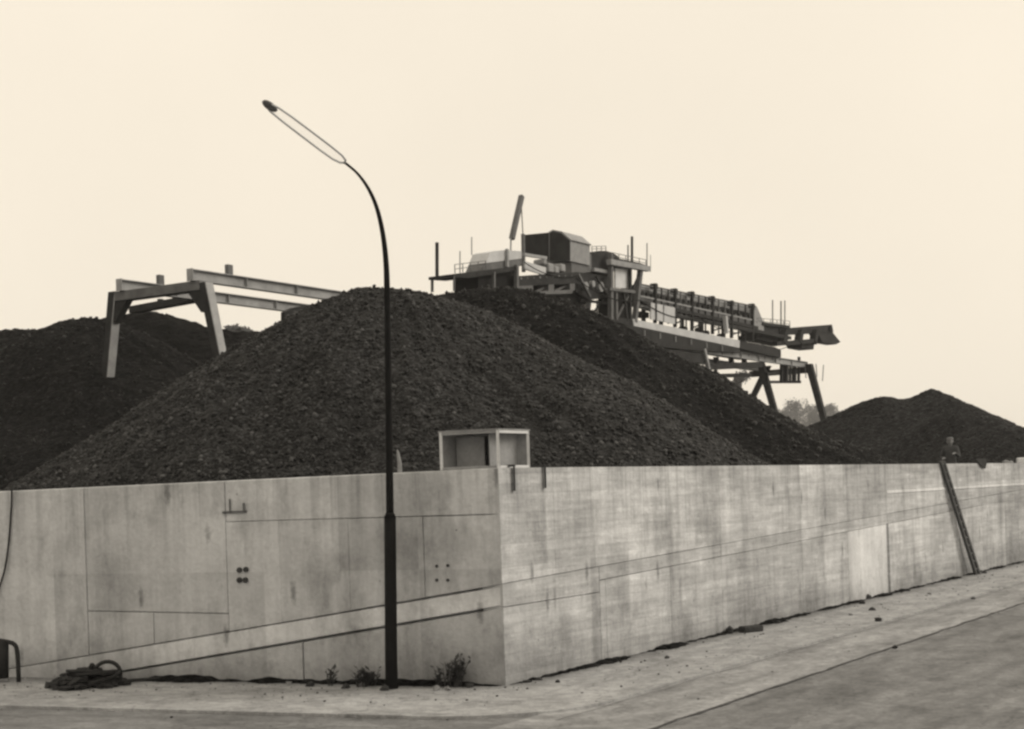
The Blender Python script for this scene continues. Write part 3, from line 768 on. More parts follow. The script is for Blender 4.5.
pb([(618, 291), (630, 293), (630, 321), (618, 318)], W0 + 0.8, 1.4, 'drive_cabinet', M_BLACK, tr)
for (x, y0, y1, t_) in ((632, 236.5, 265, 0.12), (628, 245, 263, 0.06), (647, 243, 268, 0.05), (650.5, 255, 272, 0.03)):
    barp((x, y1), (x, y0), W0 + 0.5, t_, 'aerial_rod', M_DARK if t_ > 0.055 else M_MID, tr)
# roller gallery: trough belt between uprights
WG = -1.9
pb([(640, 288.5), (757, 319), (757, 327), (640, 302)], WG + 0.35, 1.5, 'belt_trough', M_MID, tr)
pb([(640, 284), (756, 306), (756, 314), (640, 290.5)], WG + 0.45, 1.3, 'belt_cover', M_PANEL, tr)
barp((640, 284), (756, 306.5), WG, 0.07, 'hand_rail', M_MID, tr)
barp((641, 302.5), (757, 328), WG, 0.22, 'gallery_beam', M_DARK, tr)
barp((676, 316), (790, 338), WG, 0.24, 'gallery_beam', M_DARK, tr)
ups = [(655, 285, 323), (675, 290, 327), (692, 293, 331), (712.5, 297.5, 334), (731.5, 302, 338), (752.5, 305, 341)]
for (x, y0, y1) in ups:
    barp((x, y0), (x, y1), WG - 0.06, 0.19, 'upright', M_DARK, tr)
    s, z = bp(x, y0, WG); m = MB(); m.cham((s - 0.18, WG - 0.14, z - 0.26), (s + 0.18, WG + 0.3, z + 0.10), 0.04); m.build('roller_bracket', M_DARK, tr)
    s2, z2 = bp(x, y1, WG); m = MB(); m.bar((s, 0.4, z), (s2, 0.4, z2), 0.22); m.build('upright', M_DARK, tr)
for k in range(22):
    f = (k + 0.5) / 22; x = 643 + f * 112; y = 292.5 + f * 24
    s, z = bp(x, y, WG); m = MB(); m.tube([(s, WG + 0.18, z), (s, WG + 0.34, z)], 0.16, 8); m.build('idler', M_DARK, tr)
for k in range(12):
    f = (k + 0.5) / 12; x = 680 + f * 72; y = 313 + f * 15
    s, z = bp(x, y, WG); m = MB(); m.cham((s - 0.22, WG + 0.1, z - 0.2), (s + 0.24, WG + 0.7, z + 0.22), 0.05); m.build('return_roller_box', M_DARK if k % 3 else M_PANEL, tr)
pb([(651, 302.5), (663, 305), (663, 321.5), (651, 319)], WG - 0.12, 0.10, 'side_sheet', M_PALE, tr)
pb([(664.2, 305.3), (676.8, 308), (676.8, 324.3), (664.2, 321.8)], WG - 0.12, 0.10, 'side_sheet', M_PALE, tr)
pb([(641, 303.5), (649, 305.3), (649, 308), (641, 306.5)], WG, 0.12, 'side_sheet', M_PANEL, tr)
pb([(642, 311), (649, 312.5), (649, 318), (642, 316.5)], WG + 0.5, 0.5, 'gear_casing', M_DARK, tr)
barp((725, 316), (726.5, 333.5), WG - 0.25, 0.26, 'inspection_door', M_PALE, tr)
for (x, y) in ((700, 332), (706, 335), (722, 338), (743, 340), (684, 331)):
    s, z = bp(x, y, WG + 0.6); m = MB(); m.cham((s - 0.3, WG + 0.4, z - 0.35), (s + 0.25, WG + 0.9, z + 0.3), 0.08); m.build('support_block', M_DARK, tr)
for k in range(len(ups) - 1):                                   # bracing, intermediate stanchions, second hand rail
    (xa_, ya0, ya1), (xb_, yb0, yb1) = ups[k], ups[k + 1]
    barp((xa_, ya1 - 3), (xb_, yb0 + 22), WG + 0.05, 0.08, 'brace', M_DARK, tr)
    for f in (0.33, 0.66):
        x = xa_ + (xb_ - xa_) * f; y0 = ya0 + (yb0 - ya0) * f; y1 = ya1 + (yb1 - ya1) * f
        barp((x, y0 + 1.0), (x, y1 - 2), WG - 0.02, 0.085, 'stanchion', M_MID if k % 2 else M_DARK, tr)
barp((640, 287), (756, 309.5), WG - 0.01, 0.05, 'hand_rail', M_MID, tr)
barp((640, 296), (757, 321), WG - 0.03, 0.10, 'cable_tray', M_PANEL, tr)
barp((642, 309), (757, 333), WG - 0.02, 0.10, 'gallery_rail', M_DARK, tr)
for k in range(9):
    x = 598 + k * 15.5; y = 321.0 + k * 3.05
    if x > 634: barp((x, y), (x + 0.2, y + 5.5), W0 - 0.03, 0.07, 'stiffener', M_PANEL, tr)
def railing(pts, w, h, n, name='railing'):
    m = MB(); P = [Vector((bp(x, y, w)[0], w, bp(x, y, w)[1])) for x, y in pts]
    for a, b in zip(P[:-1], P[1:]):
        for hh in (h, h * .5): m.bar(a + Vector((0, 0, hh)), b + Vector((0, 0, hh)), 0.035)
        for i in range(n + 1):
            q_ = a.lerp(b, i / n); m.bar(q_, q_ + Vector((0, 0, h)), 0.035)
    return m.build(name, M_MID, tr)
railing([(455, 273.5), (486, 269.5)], W0 + 0.05, 0.45, 4)
railing([(612, 259.5), (646, 266.5)], W0 + 0.3, 0.42, 5)
railing([(592, 251.5), (606, 251)], -1.0, 0.3, 3)
railing([(757, 324), (790, 327)], WG + 0.2, 0.45, 5)
railing([(706, 351), (780, 361)], -2.1, 0.42, 9)
def cable(a, b, w, sag, t_=0.03):
    s0, z0 = bp(*a, w); s1, z1 = bp(*b, w); pts = [(s0 + (s1 - s0) * i / 12, w, z0 + (z1 - z0) * i / 12 - sag * 4 * (i / 12) * (1 - i / 12)) for i in range(13)]
    m = MB(); m.tube(pts, t_, 5); return m.build('cable', M_BLACK, tr)
cable((521, 197), (523, 236), -0.9, 0.05); cable((576, 278), (640, 300), W0 - 0.05, 0.5); cable((524, 262), (577, 276), W0 - 0.04, 0.35); cable((640, 300), (700, 318), WG - 0.15, 0.45); cable((700, 318), (757, 331), WG - 0.15, 0.5); cable((757, 340), (790, 345), WG - 0.1, 0.5)
for k in range(9):                                              # bolts and stiffeners on the body
    x = 521 + k * 6.3; y = 278.5 - k * 0.35; s, z = bp(x, y, W0); m = MB(); m.tube([(s, W0 - 0.03, z), (s, W0 + 0.05, z)], 0.06, 6); m.build('bolt_head', M_PANEL if k % 3 == 0 else M_MID, tr)
barp((533, 293), (548, 285.5), W0 + 0.3, 0.12, 'brace', M_MID, tr); barp((554, 291), (570, 284), W0 + 0.3, 0.12, 'brace', M_MID, tr)
barp((578, 274), (590, 297), W0 + 0.2, 0.15, 'brace', M_MID, tr); barp((596, 276), (608, 298), W0 + 0.25, 0.12, 'brace', M_DARK, tr); barp((616, 320), (630, 292), W0 + 0.15, 0.11, 'brace', M_MID, tr); barp((619, 319), (640, 272), W0 + 0.6, 0.09, 'brace', M_DARK, tr)
barp((580, 300), (612, 304), -1.7, 0.14, 'chute_rail', M_DARK, tr); barp((597, 300), (597, 316), -1.7, 0.07, 'hanger_rod', M_DARK, tr); barp((603, 300), (594, 312), -1.7, 0.10, 'hanger_rod', M_DARK, tr)
# long carrying girder, light at its near half, dark at its far half
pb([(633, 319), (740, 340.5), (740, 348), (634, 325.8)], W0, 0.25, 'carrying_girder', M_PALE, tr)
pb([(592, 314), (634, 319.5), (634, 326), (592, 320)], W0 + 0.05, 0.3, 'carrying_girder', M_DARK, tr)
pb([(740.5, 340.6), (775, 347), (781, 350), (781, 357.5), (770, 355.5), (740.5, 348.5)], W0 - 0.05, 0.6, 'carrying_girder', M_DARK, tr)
pb([(592, 320.3), (634, 326.3), (740, 348.6), (740, 352.5), (704, 351), (655, 346.5), (592, 334)], W0 + 0.02, 0.6, 'underframe_side', M_DARK, tr)
pb([(600, 321), (740, 348.5), (740, 351.5), (640, 340), (600, 331)], W0 + 0.6, 3.0, 'underframe', M_DARK, tr)
pb([(740, 347), (776, 354), (776, 357), (740, 351)], W0 + 0.6, 3.0, 'underframe', M_DARK, tr)
# gallery end and discharge boom
pb([(753, 306), (757, 306.5), (764, 323), (764, 331), (753, 328)], WG + 0.2, 1.4, 'end_hood', M_PANEL, tr)
pb([(757, 325), (772, 324.5), (788, 328), (788, 345), (757, 339)], WG + 0.3, 1.3, 'boom_root', M_DARK, tr)
pb([(780, 328.5), (832, 324.5), (833.5, 332), (780, 335)], WG + 0.2, 1.5, 'boom_belt', M_DARK, tr)
barp((775, 344), (812, 341), WG + 0.1, 0.34, 'boom_chord', M_DARK, tr)
for x in (784, 800, 815): barp((x, 331), (x - 2, 343), WG + 0.1, 0.5, 'boom_brace', M_DARK, tr)
pb([(799, 341), (815, 340), (813.5, 349.5), (802, 347.5)], WG + 0.2, 1.2, 'tail_weight', M_DARK, tr)
pb([(818, 332.5), (832, 331.5), (840.5, 342), (836, 344.5), (822, 342)], WG + 0.25, 0.8, 'discharge_chute', M_DARK, tr)
s, z = bp(832, 328.5, WG); m = MB(); m.tube([(s, WG + 0.1, z), (s, WG + 1.8, z)], 0.26, 12); m.build('head_drum', M_BLACK, tr)
for (x, y0, y1, t_) in ((772.6, 300, 326, 0.07), (781, 301, 328, 0.085), (784.8, 300.5, 329, 0.07)):
    barp((x, y1), (x, y0), WG + 0.4, t_, 'aerial_rod', M_MID, tr)
pb([(763, 322), (790, 325.5), (790, 328), (763, 325)], WG + 0.1, 1.4, 'boom_walkway', M_DARK, tr)

# ---------------------------------------------------------------- street lamp
GL = on_ground(391.5, 689)
E = Vector((-0.78, -0.62, 0)).normalized(); EN = Vector((-E.y, E.x, 0))
def lp(x, y): return on_plane(x, y, GL, EN)
lamp = thing('street_lamp', 'tall dark street lamp with curved arm and long looped head beside the left wall face', 'street lamp', GL)
loc = lambda p: Vector(p) - GL
base_pts = [GL + Vector((0, 0, -0.3)), lp(391.2, 660), lp(390, 516.5)]
m = MB(); m.tube([loc(p) for p in base_pts], [0.088, 0.086, 0.082], 16); m.tube([loc(lp(390, 517.5)), loc(lp(390, 513))], [0.086, 0.06], 16); m.build('pole_base', M_BLACK, lamp, True)
def catmull(pts, n=6):
    out = []; P = [pts[0]] + list(pts) + [pts[-1]]
    for i in range(1, len(P) - 2):
        for k in range(n):
            t = k / n; a, b, c, d = P[i - 1], P[i], P[i + 1], P[i + 2]
            out.append(0.5 * ((2 * b) + (c - a) * t + (2 * a - 5 * b + 4 * c - d) * t * t + (3 * b - a - 3 * c + d) * t ** 3))
    out.append(pts[-1]); return out
arm = catmull([loc(lp(*p)) for p in ((390, 518), (388.6, 400), (387.2, 300), (386, 262), (382.5, 232), (376.5, 207), (368, 188), (357, 173), (344, 162))])
na = len(arm); m = MB(); m.tube(arm, [0.054 - 0.036 * min(1, i / na * 1.15) for i in range(na)], 12); m.build('pole_arm', M_BLACK, lamp, True)
h0, h1 = loc(lp(345, 163)), loc(lp(266.5, 103.5)); ax = (h1 - h0); hl = ax.length; ax.normalize(); up = ax.cross(EN).normalized()
if up.z < 0: up = -up
head = thing('x', '', '', (0, 0, 0)); bpy.data.objects.remove(head)
def stadium(k, hw, n0=0.0):
    pts = []
    for (u, v) in ((0.0, 0.0), (0.03, 0.55), (0.10, 0.9), (0.25, 1.0), (0.5, 1.0), (0.75, 0.95), (0.9, 0.8), (0.97, 0.5), (1.0, 0.0)):
        pts.append((u, v))
    loop = pts + [(u, -v) for u, v in pts[::-1][1:-1]]
    return [h0 + ax * (u * hl) + EN * (v * hw * k) + up * n0 for u, v in loop]
m = MB(); m.tube(stadium(1, 0.135), 0.015, 6, closed=True); rim = m.build('lamp_head', M_PALE, lamp, True)
m = MB(); lo_ = stadium(0.93, 0.135, -0.004); bot = [c - up * (0.05 if 0 < i < 8 or i > 8 else 0.0) for i, c in enumerate(stadium(0.55, 0.135))]
n = len(lo_); m.add(lo_ + bot, [(i, (i + 1) % n, n + (i + 1) % n, n + i) for i in range(n)] + [tuple(range(n, 2 * n))]); m.build('lamp_bowl', M_OPAL, rim, True)
m = MB(); m.lump((0, 0, 0), 1, 0.0, 1.0, 2)
m.v = [tuple(h1 - ax * 0.055 + ax * (v[0] * 0.12) + EN * (v[1] * 0.085) + up * (v[2] * 0.045)) for v in m.v]; m.build('end_cap', M_MID, rim, True)

# ---------------------------------------------------------------- open white framed cabinet on the wall corner
P0 = Vector((CORNER.x, CORNER.y, H))
pA = on_plane(495.5, 469, CORNER - NL * 0.06 - NR * 0.06 + Vector((0, 0, 0)), NL)      # its near corner
ca = Vector((pA.x, pA.y, H)) - NR * 0.03 + BD * 0.06 - LD * 0.04
wA = 0.86; wB = 0.80; hC = 0.53
cab = thing('open_cabinet', 'white framed open box cabinet standing on the corner of the wall', 'cabinet', ca)
xa, xb = LD, BD
def cbar(a, b, w, name, mat_): 
    m = MB(); m.bar(a, b, w); return m.build(name, mat_, cab)
Z = Vector((0, 0, 1)); t_ = 0.042
c00 = Vector((0, 0, 0)); cA = xa * wA; cB = xb * wB; cAB = cA + cB
for c in (c00, cA, cB, cAB): cbar(c + Z * 0.0, c + Z * hC, t_, 'corner_post', M_WHITE)
for a, b, mt in ((c00, cA, M_PANEL), (c00, cB, M_WHITE), (cA, cAB, M_WHITE), (cB, cAB, M_WHITE)):
    d = (b - a).normalized() * t_ * 0.5
    cbar(a + d + Z * (hC - t_ / 2 - 0.002), b - d + Z * (hC - t_ / 2 - 0.002), t_ - 0.004, 'top_rail', mt); cbar(a + d + Z * 0.02, b - d + Z * 0.02, 0.035, 'bottom_rail', mt)
def panel(a, b, z0, z1, off, name, mat_):
    d = (b - a).normalized(); nrm = Vector((-d.y, d.x, 0)); m = MB(); m.box((a + b) / 2 + Z * (z0 + z1) / 2 + nrm * off, ((b - a).length, 0.014, z1 - z0), (d, nrm, Z)); return m.build(name, mat_, cab)
panel(c00 + xb * 0.03, cB - xb * 0.03, 0.0, hC - 0.03, 0.16, 'side_panel', M_PANEL)
panel(cA + xb * 0.03, cAB - xb * 0.03, 0.03, hC - 0.05, 0.0, 'side_panel', M_PANEL)
panel(cB + xa * 0.02, cAB - xa * 0.02, 0.03, hC - 0.05, 0.0, 'back_panel', M_PANEL)
panel(xa * 0.17 + xb * 0.28, xa * 0.30 + xb * 0.28, 0.03, hC - 0.08, 0.0, 'inner_door', M_PANEL)
panel(xa * 0.40 + xb * 0.34, xa * 0.83 + xb * 0.34, 0.03, hC - 0.07, 0.0, 'inner_door', M_PANEL)
m = MB(); m.prism([c00 + Z * hC - (xa + xb) * 0.025, cA + Z * hC + xa * 0.025 - xb * 0.025, cAB + Z * hC + (xa + xb) * 0.025, cB + Z * hC + xb * 0.025 - xa * 0.025], Z * 0.018); m.build('roof_sheet', M_PANEL, cab)

# ---------------------------------------------------------------- ladder against the right wall
foot = on_ground(977.5, 574.5); foot.z = 0.004
d_top = rw(941, 470)[0]
topc = CORNER + BD * d_top + NR * 0.03 + Vector((0, 0, 3.06))
lad = thing('ladder', 'dark wooden ladder leaning on the right wall below the person', 'ladder', foot)
tv = topc - foot
for sgn in (-1, 1):
    m = MB(); m.bar(BD * (0.16 * sgn), tv + BD * (0.13 * sgn), 0.075, 0.09); m.build('rail', M_WOOD, lad)
nr = 14
for k in range(nr):
    f = (k + 0.7) / nr; p = tv * f; hw = 0.17 - 0.04 * f
    m = MB(); m.tube([p - BD * hw, p + BD * hw], 0.024, 6); m.build('rung', M_MID, lad)

# ---------------------------------------------------------------- person behind the wall at the top of the ladder
dP = rw(951, 470)[0]
pp = on_plane(951, 462, CORNER - NR * 0.95, NR); pp.z = 0
ph = at(951, 437.0, pp.y).z                      # crown of the head
mound_top = ph - 1.70
c = pp - NR * 0.6
heap('coal_heap', 'low coal bank behind the right wall that the person stands on', [(c.x, c.y, mound_top + 0.14, 0.55, 1.6)], 0.15, M_COAL2, 140, 0, rough=0.25, cut=1)
pers = thing('person', 'person in grey jacket and pale cap standing behind the wall above the ladder', 'person', (pp.x, pp.y, mound_top))
def skin(name, verts, edges, radii, mat_, parent, sub=2):
    me = bpy.data.meshes.new(name); me.from_pydata(verts, edges, []); me.materials.append(mat_)
    o = bpy.data.objects.new(name, me); link(o, parent)
    md = o.modifiers.new('skin', 'SKIN'); md.use_smooth_shade = True
    for v, r in zip(me.skin_vertices[0].data, radii): v.radius = (r, r) if not isinstance(r, tuple) else r
    me.skin_vertices[0].data[0].use_root = True
    s2 = o.modifiers.new('sub', 'SUBSURF'); s2.levels = sub; s2.render_levels = sub
    return o
# faces -y in its own frame, turned so that it looks to the left along the wall and down
pv = [(0, 0, .92), (0, 0, 1.10), (0, -.01, 1.28), (0, -.02, 1.40), (0, -.03, 1.48),            # pelvis .. neck
      (.17, 0, 1.38), (.24, -.10, 1.14), (.20, -.30, 1.22), (.19, -.36, 1.24),                  # arm to wall crest
      (-.17, 0, 1.38), (-.27, .02, 1.12), (-.16, -.20, 1.10), (-.13, -.26, 1.11),
      (.10, 0, .86), (.12, -.03, .48), (.12, .02, .09), (-.10, 0, .86), (-.12, -.01, .48), (-.12, .04, .09)]
pe = [(0, 1), (1, 2), (2, 3), (3, 4), (3, 5), (5, 6), (6, 7), (7, 8), (3, 9), (9, 10), (10, 11), (11, 12), (0, 13), (13, 14), (14, 15), (0, 16), (16, 17), (17, 18)]
pr = [(.17, .12), (.15, .11), (.17, .12), (.12, .09), .055, .075, .055, .045, .038, .075, .055, .045, .038, .09, .065, .05, .09, .065, .05]
skin('body', pv, pe, pr, M_CLOTH, pers)
m = MB(); m.lump((0, 0, 0), 1, 0.0, 1.0, 3)
def hshape(v):
    x, y, z = v; x *= .078 * (1 - .18 * max(0, -z)); y = y * .098 - (.012 if z < -.2 and y < 0 else 0); z *= .118
    return (x, y - .035, z + 1.575)
m.v = [hshape(v) for v in m.v]
m.lump((0, -.142, 1.565), .018, 0, 1.4); m.lump((.078, -.03, 1.565), .022, 0, 1.5); m.lump((-.078, -.03, 1.565), .022, 0, 1.5)
m.tube([(0, -.03, 1.44), (0, -.03, 1.52)], .052, 10); m.build('head', M_SKIN, pers, True)
for sx in (-.03, .03):
    m = MB(); m.lump((sx, -.126, 1.585), .011, 0, .7); m.build('eye', M_BLACK, pers)
m = MB(); m.bar((-.025, -.132, 1.525), (.025, -.132, 1.525), .012, .008); m.build('mouth', M_MID, pers)
m = MB(); m.tube([(0, -.03, 1.615), (0, -.03, 1.655), (0, -.03, 1.69), (0, -.03, 1.70)], [.092, .098, .075, .02], 16); m.prism([(-.07, -.11, 1.622), (.07, -.11, 1.622), (.05, -.18, 1.612), (-.05, -.18, 1.612)], (0, 0, .012)); m.build('cap', M_CAP, pers)
for sx, base in ((1, Vector((.19, -.36, 1.24))), (-1, Vector((-.13, -.26, 1.11)))):
    hv = [base, base + Vector((0, -.05, 0)), base + Vector((0, -.085, -.005))]; he = [(0, 1), (1, 2)]; hr = [.026, (.040, .017), (.036, .014)]
    for k, dx_ in enumerate((-.03, -.01, .01, .03)):
        L_ = (.030, .038, .036, .004)[k]; i0 = len(hv)
        hv += [base + Vector((dx_, -.10, -.01)), base + Vector((dx_ * 1.1, -.10 - L_, -.022)), base + Vector((dx_ * 1.1, -.11 - L_ * 1.3, -.05))]
        he += [(2, i0), (i0, i0 + 1), (i0 + 1, i0 + 2)]; hr += [.010, .009, .008]
    i0 = len(hv); hv += [base + Vector((-sx * .045, -.05, -.01)), base + Vector((-sx * .06, -.085, -.02))]; he += [(1, i0), (i0, i0 + 1)]; hr += [.012, .010]
    skin('hand', [tuple(v) for v in hv], he, hr, M_SKIN, pers, 1)
for sx in (.12, -.12):
    m = MB(); m.cham((sx - .05, -.17, 0.0), (sx + .05, .10, .09), .03); m.build('shoe', M_BLACK, pers)
for sx in (1, -1):
    yk = -.03 if sx > 0 else -.01; ya = .02 if sx > 0 else .04
    m = MB(); m.tube([(sx * .09, 0, .93), (sx * .105, -.01, .78), (sx * .12, yk, .48), (sx * .12, ya, .08)], [.105, .10, .08, .062], 12); m.build('trouser_leg', M_TROUS, pers, True)
pers.rotation_euler = (0, 0, math.radians(-28))
# small things along the crest of the right wall
def rp(x, y, off): 
    p = on_plane(x, y, CORNER + NR * off, NR); return p
o = rp(980, 462, 0.0); 
m = MB(); a = [rp(976, 458.5, .04), rp(986, 458.5, .04), rp(987, 463, .05), rp(985.5, 468.5, .05), rp(982, 467, .05)]
m.prism(a, -NR * 0.03); m.prism([rp(976, 458.5, .04), rp(986, 458.5, .04), rp(986, 458.5, -.3), rp(976, 458.5, -.3)], (0, 0, -0.05))
tag(m.build('dark_rag', M_DARK, None, origin=o), 'dark rag hanging over the wall crest right of the person', 'rag')
o = rp(1021, 461.6, -0.15); m = MB(); m.cham((-.12, -.1, -0.01), (.12, .1, .17), .03); b_ = m.build('white_block', M_WHITE); b_.location = (o.x, o.y, H); tag(b_, 'small white block lying on the wall crest at the right edge', 'block')
o = rp(1006, 461.6, -0.15); m = MB(); m.lump((0, 0, .03), .11, .4, .7); m.lump((.2, .15, .02), .07, .4, .7); b_ = m.build('rubble_lump', M_PANEL); b_.location = (o.x, o.y, H); tag(b_, 'pale lump of rubble on the wall crest between rag and white block', 'rubble')
# iron hooks hung over the crest near the corner
for i, (x, y0, y1) in enumerate(((514, 468, 491), (545, 467.5, 488))):
    a = rp(x, y0, 0.03); b = rp(x + 0.5, y1, 0.03); a.z = H + 0.03
    m = MB(); m.bar(a, b, 0.05, 0.03); m.bar(a + NR * 0.01, a - NR * 0.40, 0.05, 0.03); m.bar(a - NR * 0.40, a - NR * 0.40 - Vector((0, 0, 0.25)), 0.05, 0.03)
    tag(m.build('iron_hook', M_RUST, None, origin=a), ('dark iron hook over the wall crest nearest to the corner cabinet', 'dark iron hook over the wall crest, the one further right of the cabinet')[i], 'hook', 'iron hooks on the wall crest')
# white pointed stake behind the lamp post
a = on_plane(400, 473, CORNER - NL * 0.15, NL); a.z = H
m = MB(); m.tube([(0, 0, -.005), (0, 0, .12), (-.02, 0, .28), (-.028, 0, .32)], [.034, .03, .018, .005], 8); b_ = m.build('white_stake', M_PANEL); b_.location = a
tag(b_, 'short white pointed stake on the wall crest right behind the lamp post', 'stake')
# cable hanging over the left wall
cp = [on_plane(13, 490, CORNER + NL * .02, NL), on_plane(11.5, 505, CORNER + NL * .03, NL), on_plane(9, 540, CORNER + NL * .03, NL), on_plane(5, 568, CORNER + NL * .04, NL), on_plane(-1, 588, CORNER + NL * .04, NL), on_plane(-12, 615, CORNER + NL * .05, NL), on_plane(-30, 650, CORNER + NL * .06, NL)]
cp[0].z = H + .02; cp = [cp[0] - NL * .5 + Vector((0, 0, -.1)), cp[0] - NL * .25] + cp
gnd = cp[-1].copy(); gnd.z = .04; cp.append(gnd + NL * .2 + LD * .1)
cc = catmull(cp, 5); m = MB(); m.tube(cc, 0.016, 6); tag(m.build('hanging_cable', M_RUBBER, None, True, origin=cp[2]), 'thin dark cable hanging down the left end of the wall', 'cable')
# bent pipe standing at the far left
gp_ = on_ground(2, 682); ex = lambda x, y: on_plane(x, y, gp_, NL)
m = MB(); path = catmull([ex(-14, 676), ex(-13, 650), ex(-6, 641), ex(6, 641.5), ex(15, 645), ex(17.5, 655), ex(18.5, 675)], 4); path[0].z = 0.0; path[-1].z = 0.0
m.tube(path, 0.035, 8); m.tube([ex(2, 640), ex(2, 678)], 0.10, 10)
tag(m.build('bent_pipe', M_RUBBER, None, True, origin=gp_), 'dark bent pipe hoop at the foot of the wall, left edge', 'pipe')

# ---------------------------------------------------------------- heap of hose and scrap on the left pavement
hc = on_ground(92, 686); hc.z = 0.004
scrap = thing('scrap_heap', 'low black heap of hose and rubber scrap on the left pavement', 'scrap heap', hc)
m = MB()
for k in range(60):
    u = random.uniform(-1, 1); v = random.uniform(-1, 1)
    if u * u + v * v > 1: continue
    r_ = random.uniform(.08, .15); m.lump((u * .56 - .05, v * .45, .01 + .19 * (1 - (u * u + v * v)) * (1.15 if u < .3 else .5)), r_, .6, .42)
m.build('rubber_scrap', M_RUBBER, scrap)
def hoop(cx, cy, cz, r_, tilt, rz, t_=0.026, arc=2 * math.pi):
    pts = []
    n_ = 22
    for k in range(n_ + 1):
        a = arc * k / n_; x = math.cos(a) * r_; z = math.sin(a) * r_
        y = z * math.sin(tilt); z *= math.cos(tilt); pts.append((cx + x * math.cos(rz) - y * math.sin(rz), cy + x * math.sin(rz) + y * math.cos(rz), cz + z))
    return pts
m = MB(); m.tube(hoop(.22, .02, .15, .20, .3, .1), .03, 8); m.build('hose_loop', M_RUBBER, scrap, True)
m = MB(); m.tube(hoop(-.04, .0, .05, .3, 1.3, .3, .026), .03, 8); m.build('hose_loop', M_RUBBER, scrap, True)
for k in range(7):
    m = MB(); m.tube(hoop(random.uniform(-.25, .2), random.uniform(-.2, .1), .10 + .02 * k, random.uniform(.2, .36), 1.35 + random.uniform(-.12, .12), random.uniform(0, 6), random.uniform(.02, .03)), random.uniform(.016, .026), 6); m.build('hose_loop', M_RUBBER, scrap, True)
m = MB(); m.tube(catmull([Vector(p) for p in ((-.05, 0, .1), (-.03, .02, .24), (.0, .02, .31), (.03, .05, .26), (.04, .1, .1))], 4), .028, 8); m.build('hose_end', M_RUBBER, scrap, True)
m = MB(); m.tube(catmull([Vector(p) for p in ((.3, 0, .05), (.5, .15, .04), (.75, .32, .03), (1.1, .40, .025), (1.55, .36, .025))], 4), .025, 8); m.build('hose_tail', M_RUBBER, scrap, True)

# ---------------------------------------------------------------- coal dirt swept against the foot of the wall
def dirt(D, N, d0, d1, seed, hmax):
    m = MB(); n = int((d1 - d0) / .07)
    for i in range(n + 1):
        d = d0 + (d1 - d0) * i / n; k = max(0.0, .45 + 1.1 * mnoise.noise(Vector((d * .9, seed, 0))) + .6 * mnoise.noise(Vector((d * 5, seed, 3))))
        k *= min(1, i / 6, (n - i) / 6); w = .04 + .22 * k; h = hmax * k + .004
        p = CORNER + D * d
        for (o_, z_) in ((.0, h), (w * .35, h * .8), (w, .0)):
            q_ = p + N * (o_ + .02 * mnoise.noise(Vector((d * 9, o_ * 9, seed)))); m.v.append((q_.x, q_.y, .002 + z_))
        if i:
            b_ = 3 * i; m.f += [(b_ - 3, b_ - 2, b_ + 1, b_), (b_ - 2, b_ - 1, b_ + 2, b_ + 1)]
    return m.build('coal_dirt', M_COAL2)
tag(dirt(LD, NL, .05, 6.4, 2.3, .07), kind='stuff', label='dark coal dirt along the foot of the left wall')
tag(dirt(BD, NR, .1, 30, 8.1, .05), kind='stuff', label='dark coal dirt along the foot of the right wall')

def grit():
    m = MB(); rr = random.Random(4); bm = bmesh.new(); bmesh.ops.create_icosphere(bm, subdivisions=1, radius=1); bm.verts.index_update()
    bv = [v.co.copy() for v in bm.verts]; bf = [tuple(v.index for v in f.verts) for f in bm.faces]; bm.free()
    for k in range(1500):
        if rr.random() < .62: d = abs(rr.gauss(0, 1.6)) + .05; a = rr.uniform(-1, 42); p = CORNER + BD * a + NR * d; dist = d
        else: d = abs(rr.gauss(0, 1.4)) + .05; a = rr.uniform(-.5, 10); p = CORNER + LD * a + NL * d; dist = d
        z = .004 if dist < 2.0 else -.03
        r_ = .005 + .016 * rr.random() ** 4; q_ = [Vector((v.x * r_ * rr.uniform(.7, 1.3), v.y * r_ * rr.uniform(.7, 1.3), v.z * r_ * .7)) + Vector((p.x, p.y, z + r_ * .3)) for v in bv]
        m.add(q_, bf)
    return m.build('grit', M_GRIT)
M_GRIT = mat_lump('grit', 0.5)
tag(grit(), kind='stuff', label='loose grit scattered over pavement and road')

# ---------------------------------------------------------------- weeds and rubble along the foot of the wall
def weed(x, y, n, h, spread, label, lean=0):
    b0 = on_ground(x, y); b0.z = .0
    o = thing('weed', label, 'weed', b0, group='weeds at the foot of the wall')
    ms = MB(); ml = MB()
    for k in range(n):
        a = random.uniform(0, 6.28); r_ = random.uniform(0, spread); bx = Vector((math.cos(a) * r_, math.sin(a) * r_ * .6, 0))
        hh = h * random.uniform(.5, 1); tip = bx + Vector((random.uniform(-.3, .3) * hh + lean * hh, random.uniform(-.2, .2) * hh, hh))
        mid_ = bx.lerp(tip, .5) + Vector((0, 0, .04)); ms.tube([bx, mid_, tip], [.007, .006, .003], 4)
        for q_ in range(5):
            f = .25 + .75 * q_ / 4; p = bx.lerp(tip, f); an = random.uniform(0, 6.28); L_ = random.uniform(.05, .11); dv = Vector((math.cos(an), math.sin(an), random.uniform(.2, .9))) * L_
            sd_ = Vector((-math.sin(an), math.cos(an), 0)) * L_ * .28
            ml.add([p, p + dv * .5 + sd_, p + dv, p + dv * .5 - sd_], [(0, 1, 2, 3)])
    ms.build('stem', M_WEED, o); ml.build('foliage', M_WEED, o)
weed(455, 687, 30, .42, .15, 'tall dark upright weed between lamp post and wall corner', .12)
weed(441, 687, 8, .27, .09, 'smaller dark weed just left of the tall upright weed')
weed(331, 686, 6, .26, .06, 'thin dark weed left of the rubble beside the lamp', .1)
